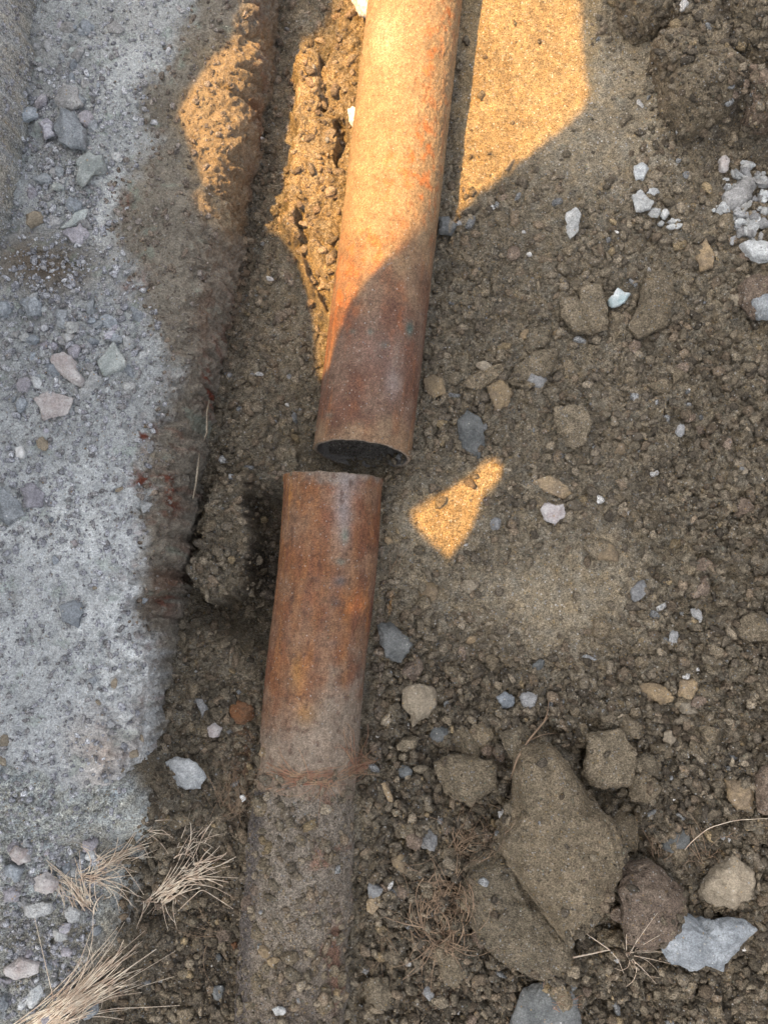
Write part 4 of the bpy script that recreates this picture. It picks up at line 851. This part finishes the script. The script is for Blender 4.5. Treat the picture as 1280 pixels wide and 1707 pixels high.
fibres('root', 'hair-fine roots in the dark soil left of the crusted pipe', 'roots', fan((380,1350), 80, 35, 110, 22, .0004, .5)+fan((360,1560), 170, 40, 80, 10, .0004, .5)+fan((390,1290), -80, 20, 110, 14, .0004, .4), M_root)
fibres('root', 'scattered hair-fine roots right of the crusted pipe', 'roots', fan((640,1540), -60, 30, 110, 12, .0004, .5)+fan((660,1440), -50, 20, 110, 8, .0004, .5)+fan((650,960), 80, 12, 70, 6, .0005, .3), M_root)

# ------------------------------------------------------------------ unseen sheet added up-sun on posts; holes cut to shape the sun patches
DIST = 2.3
ax = Vector((0, 0, 1)).cross(SUN_VEC).normalized(); ay = SUN_VEC.cross(ax).normalized(); SC = SUN_VEC*DIST
def to_sheet(p): d = Vector(p)-SC; return (d.dot(ax), d.dot(ay))
HOLES = [
 [(800,-330),(990,-330),(976,-150),(969,0),(968,90),(983,172),(940,212),(860,275),(772,342),'P',(716,338),(704,372),(684,396),(655,422),(612,465),(580,512),(558,570),(545,625),(531,650),'P',(525,540),(505,462),(490,420),(462,385),(425,386),(400,396),(385,392),(352,345),(332,318),(343,305),(322,250),(308,215),(298,188),(318,150),(345,108),(385,80),(440,62),(500,62),(536,60),(552,25),(560,-40),(572,-330)],
 [(684,852),(712,836),(755,812),(792,792),(804,772),(818,762),(836,770),(832,798),(800,826),(792,866),(768,905),(748,932),(718,905),(688,872)],
 [(610,976),(612,996),(600,1020),(582,1026),(588,1002)]]
def chaikin(p, n=2):
    for _ in range(n): p = [q for i in range(len(p)) for q in ((.75*p[i][0]+.25*p[(i+1) % len(p)][0], .75*p[i][1]+.25*p[(i+1) % len(p)][1]), (.25*p[i][0]+.75*p[(i+1) % len(p)][0], .25*p[i][1]+.75*p[(i+1) % len(p)][1]))]
    return p
loops = []
for hl in HOLES:
    pts = []
    for q in hl:
        if q == 'P': continue
        pts.append(to_sheet(hit(*q)) if q[1] > -200 else to_sheet(P(q[0], q[1], .0)))
    loops.append(chaikin(pts, 1))
c4 = [to_sheet(P(u, v, 0)) for u, v in ((-450,-900),(1700,-900),(1700,2300),(-450,2300))]
xs = [c[0] for c in c4]; ys = [c[1] for c in c4]
x0, x1, y0, y1 = min(xs)*.72, max(xs)*.72, min(ys), max(ys)
print('SHEET', x0, x1, y0, y1, [min(a[0] for a in l) for l in loops], [max(a[0] for a in l) for l in loops])
def shade_sheet_mesh():
    outer = [(x0, y0), (x1, y0), (x1, y1), (x0, y1)]
    big_out = []
    for k in range(4):
        a, b = outer[k], outer[(k+1) % 4]
        for t in range(12): big_out.append((a[0]+(b[0]-a[0])*t/12+random.gauss(0, .004), a[1]+(b[1]-a[1])*t/12+random.gauss(0, .004)))
    rings = [big_out]+loops; flat = [q for r in rings for q in r]
    tris = tessellate_polygon([[Vector((q[0], q[1], 0)) for q in r] for r in rings])
    V = []
    for dz in (0, .003):
        for q in flat: V.append(SC+ax*q[0]+ay*q[1]+SUN_VEC*dz)
    n = len(flat); Fc = [tuple(t) for t in tris]+[tuple(n+i for i in reversed(t)) for t in tris]; o = 0
    for r in rings:
        for k in range(len(r)):
            a, b = o+k, o+(k+1) % len(r); Fc.append((a, b, b+n)); Fc.append((a, b+n, a+n))
        o += len(r)
    return mesh_np('sheet', np.array([v[:] for v in V]), Fc, None, False)
t = NT('shade_sheet_fabric'); nz = t.n('ShaderNodeTexNoise', Scale=6.0, Detail=6.0); t.l(t.mix(nz.outputs[0], (.10, .12, .13), (.16, .17, .17)), t.b.inputs['Base Color']); t.b.inputs['Roughness'].default_value = .7
M_shade_sheet = t.m
M_wood = fibre_mat('shade_post_timber', (.25, .18, .11), (.16, .11, .07))
corners = [SC+ax*a+ay*b for a in (x0, x1) for b in (y0, y1)]
sh_root = empty('added_shade_sheet', (SC.x, SC.y, 0))
tag(sh_root, 'added unseen tarpaulin on timber posts above the left of the trench', 'gobo')
part('sheet', shade_sheet_mesh(), M_shade_sheet, sh_root)
for c in corners:  # unseen posts, added only to hold up the shade sheet
    V = []; Fc = []; zb = -.4; R0 = .03
    for k in range(9):
        z = zb+(c.z-.004-zb)*k/8
        for j in range(10): a = j*.628; V.append((c.x+R0*(1-.1*k/8)*math.cos(a), c.y+R0*(1-.1*k/8)*math.sin(a), z))
    for k in range(8):
        for j in range(10): Fc.append([k*10+j, k*10+(j+1) % 10, k*10+10+(j+1) % 10, k*10+10+j])
    part('post', mesh_np('post', np.array(V), Fc), M_wood, sh_root)
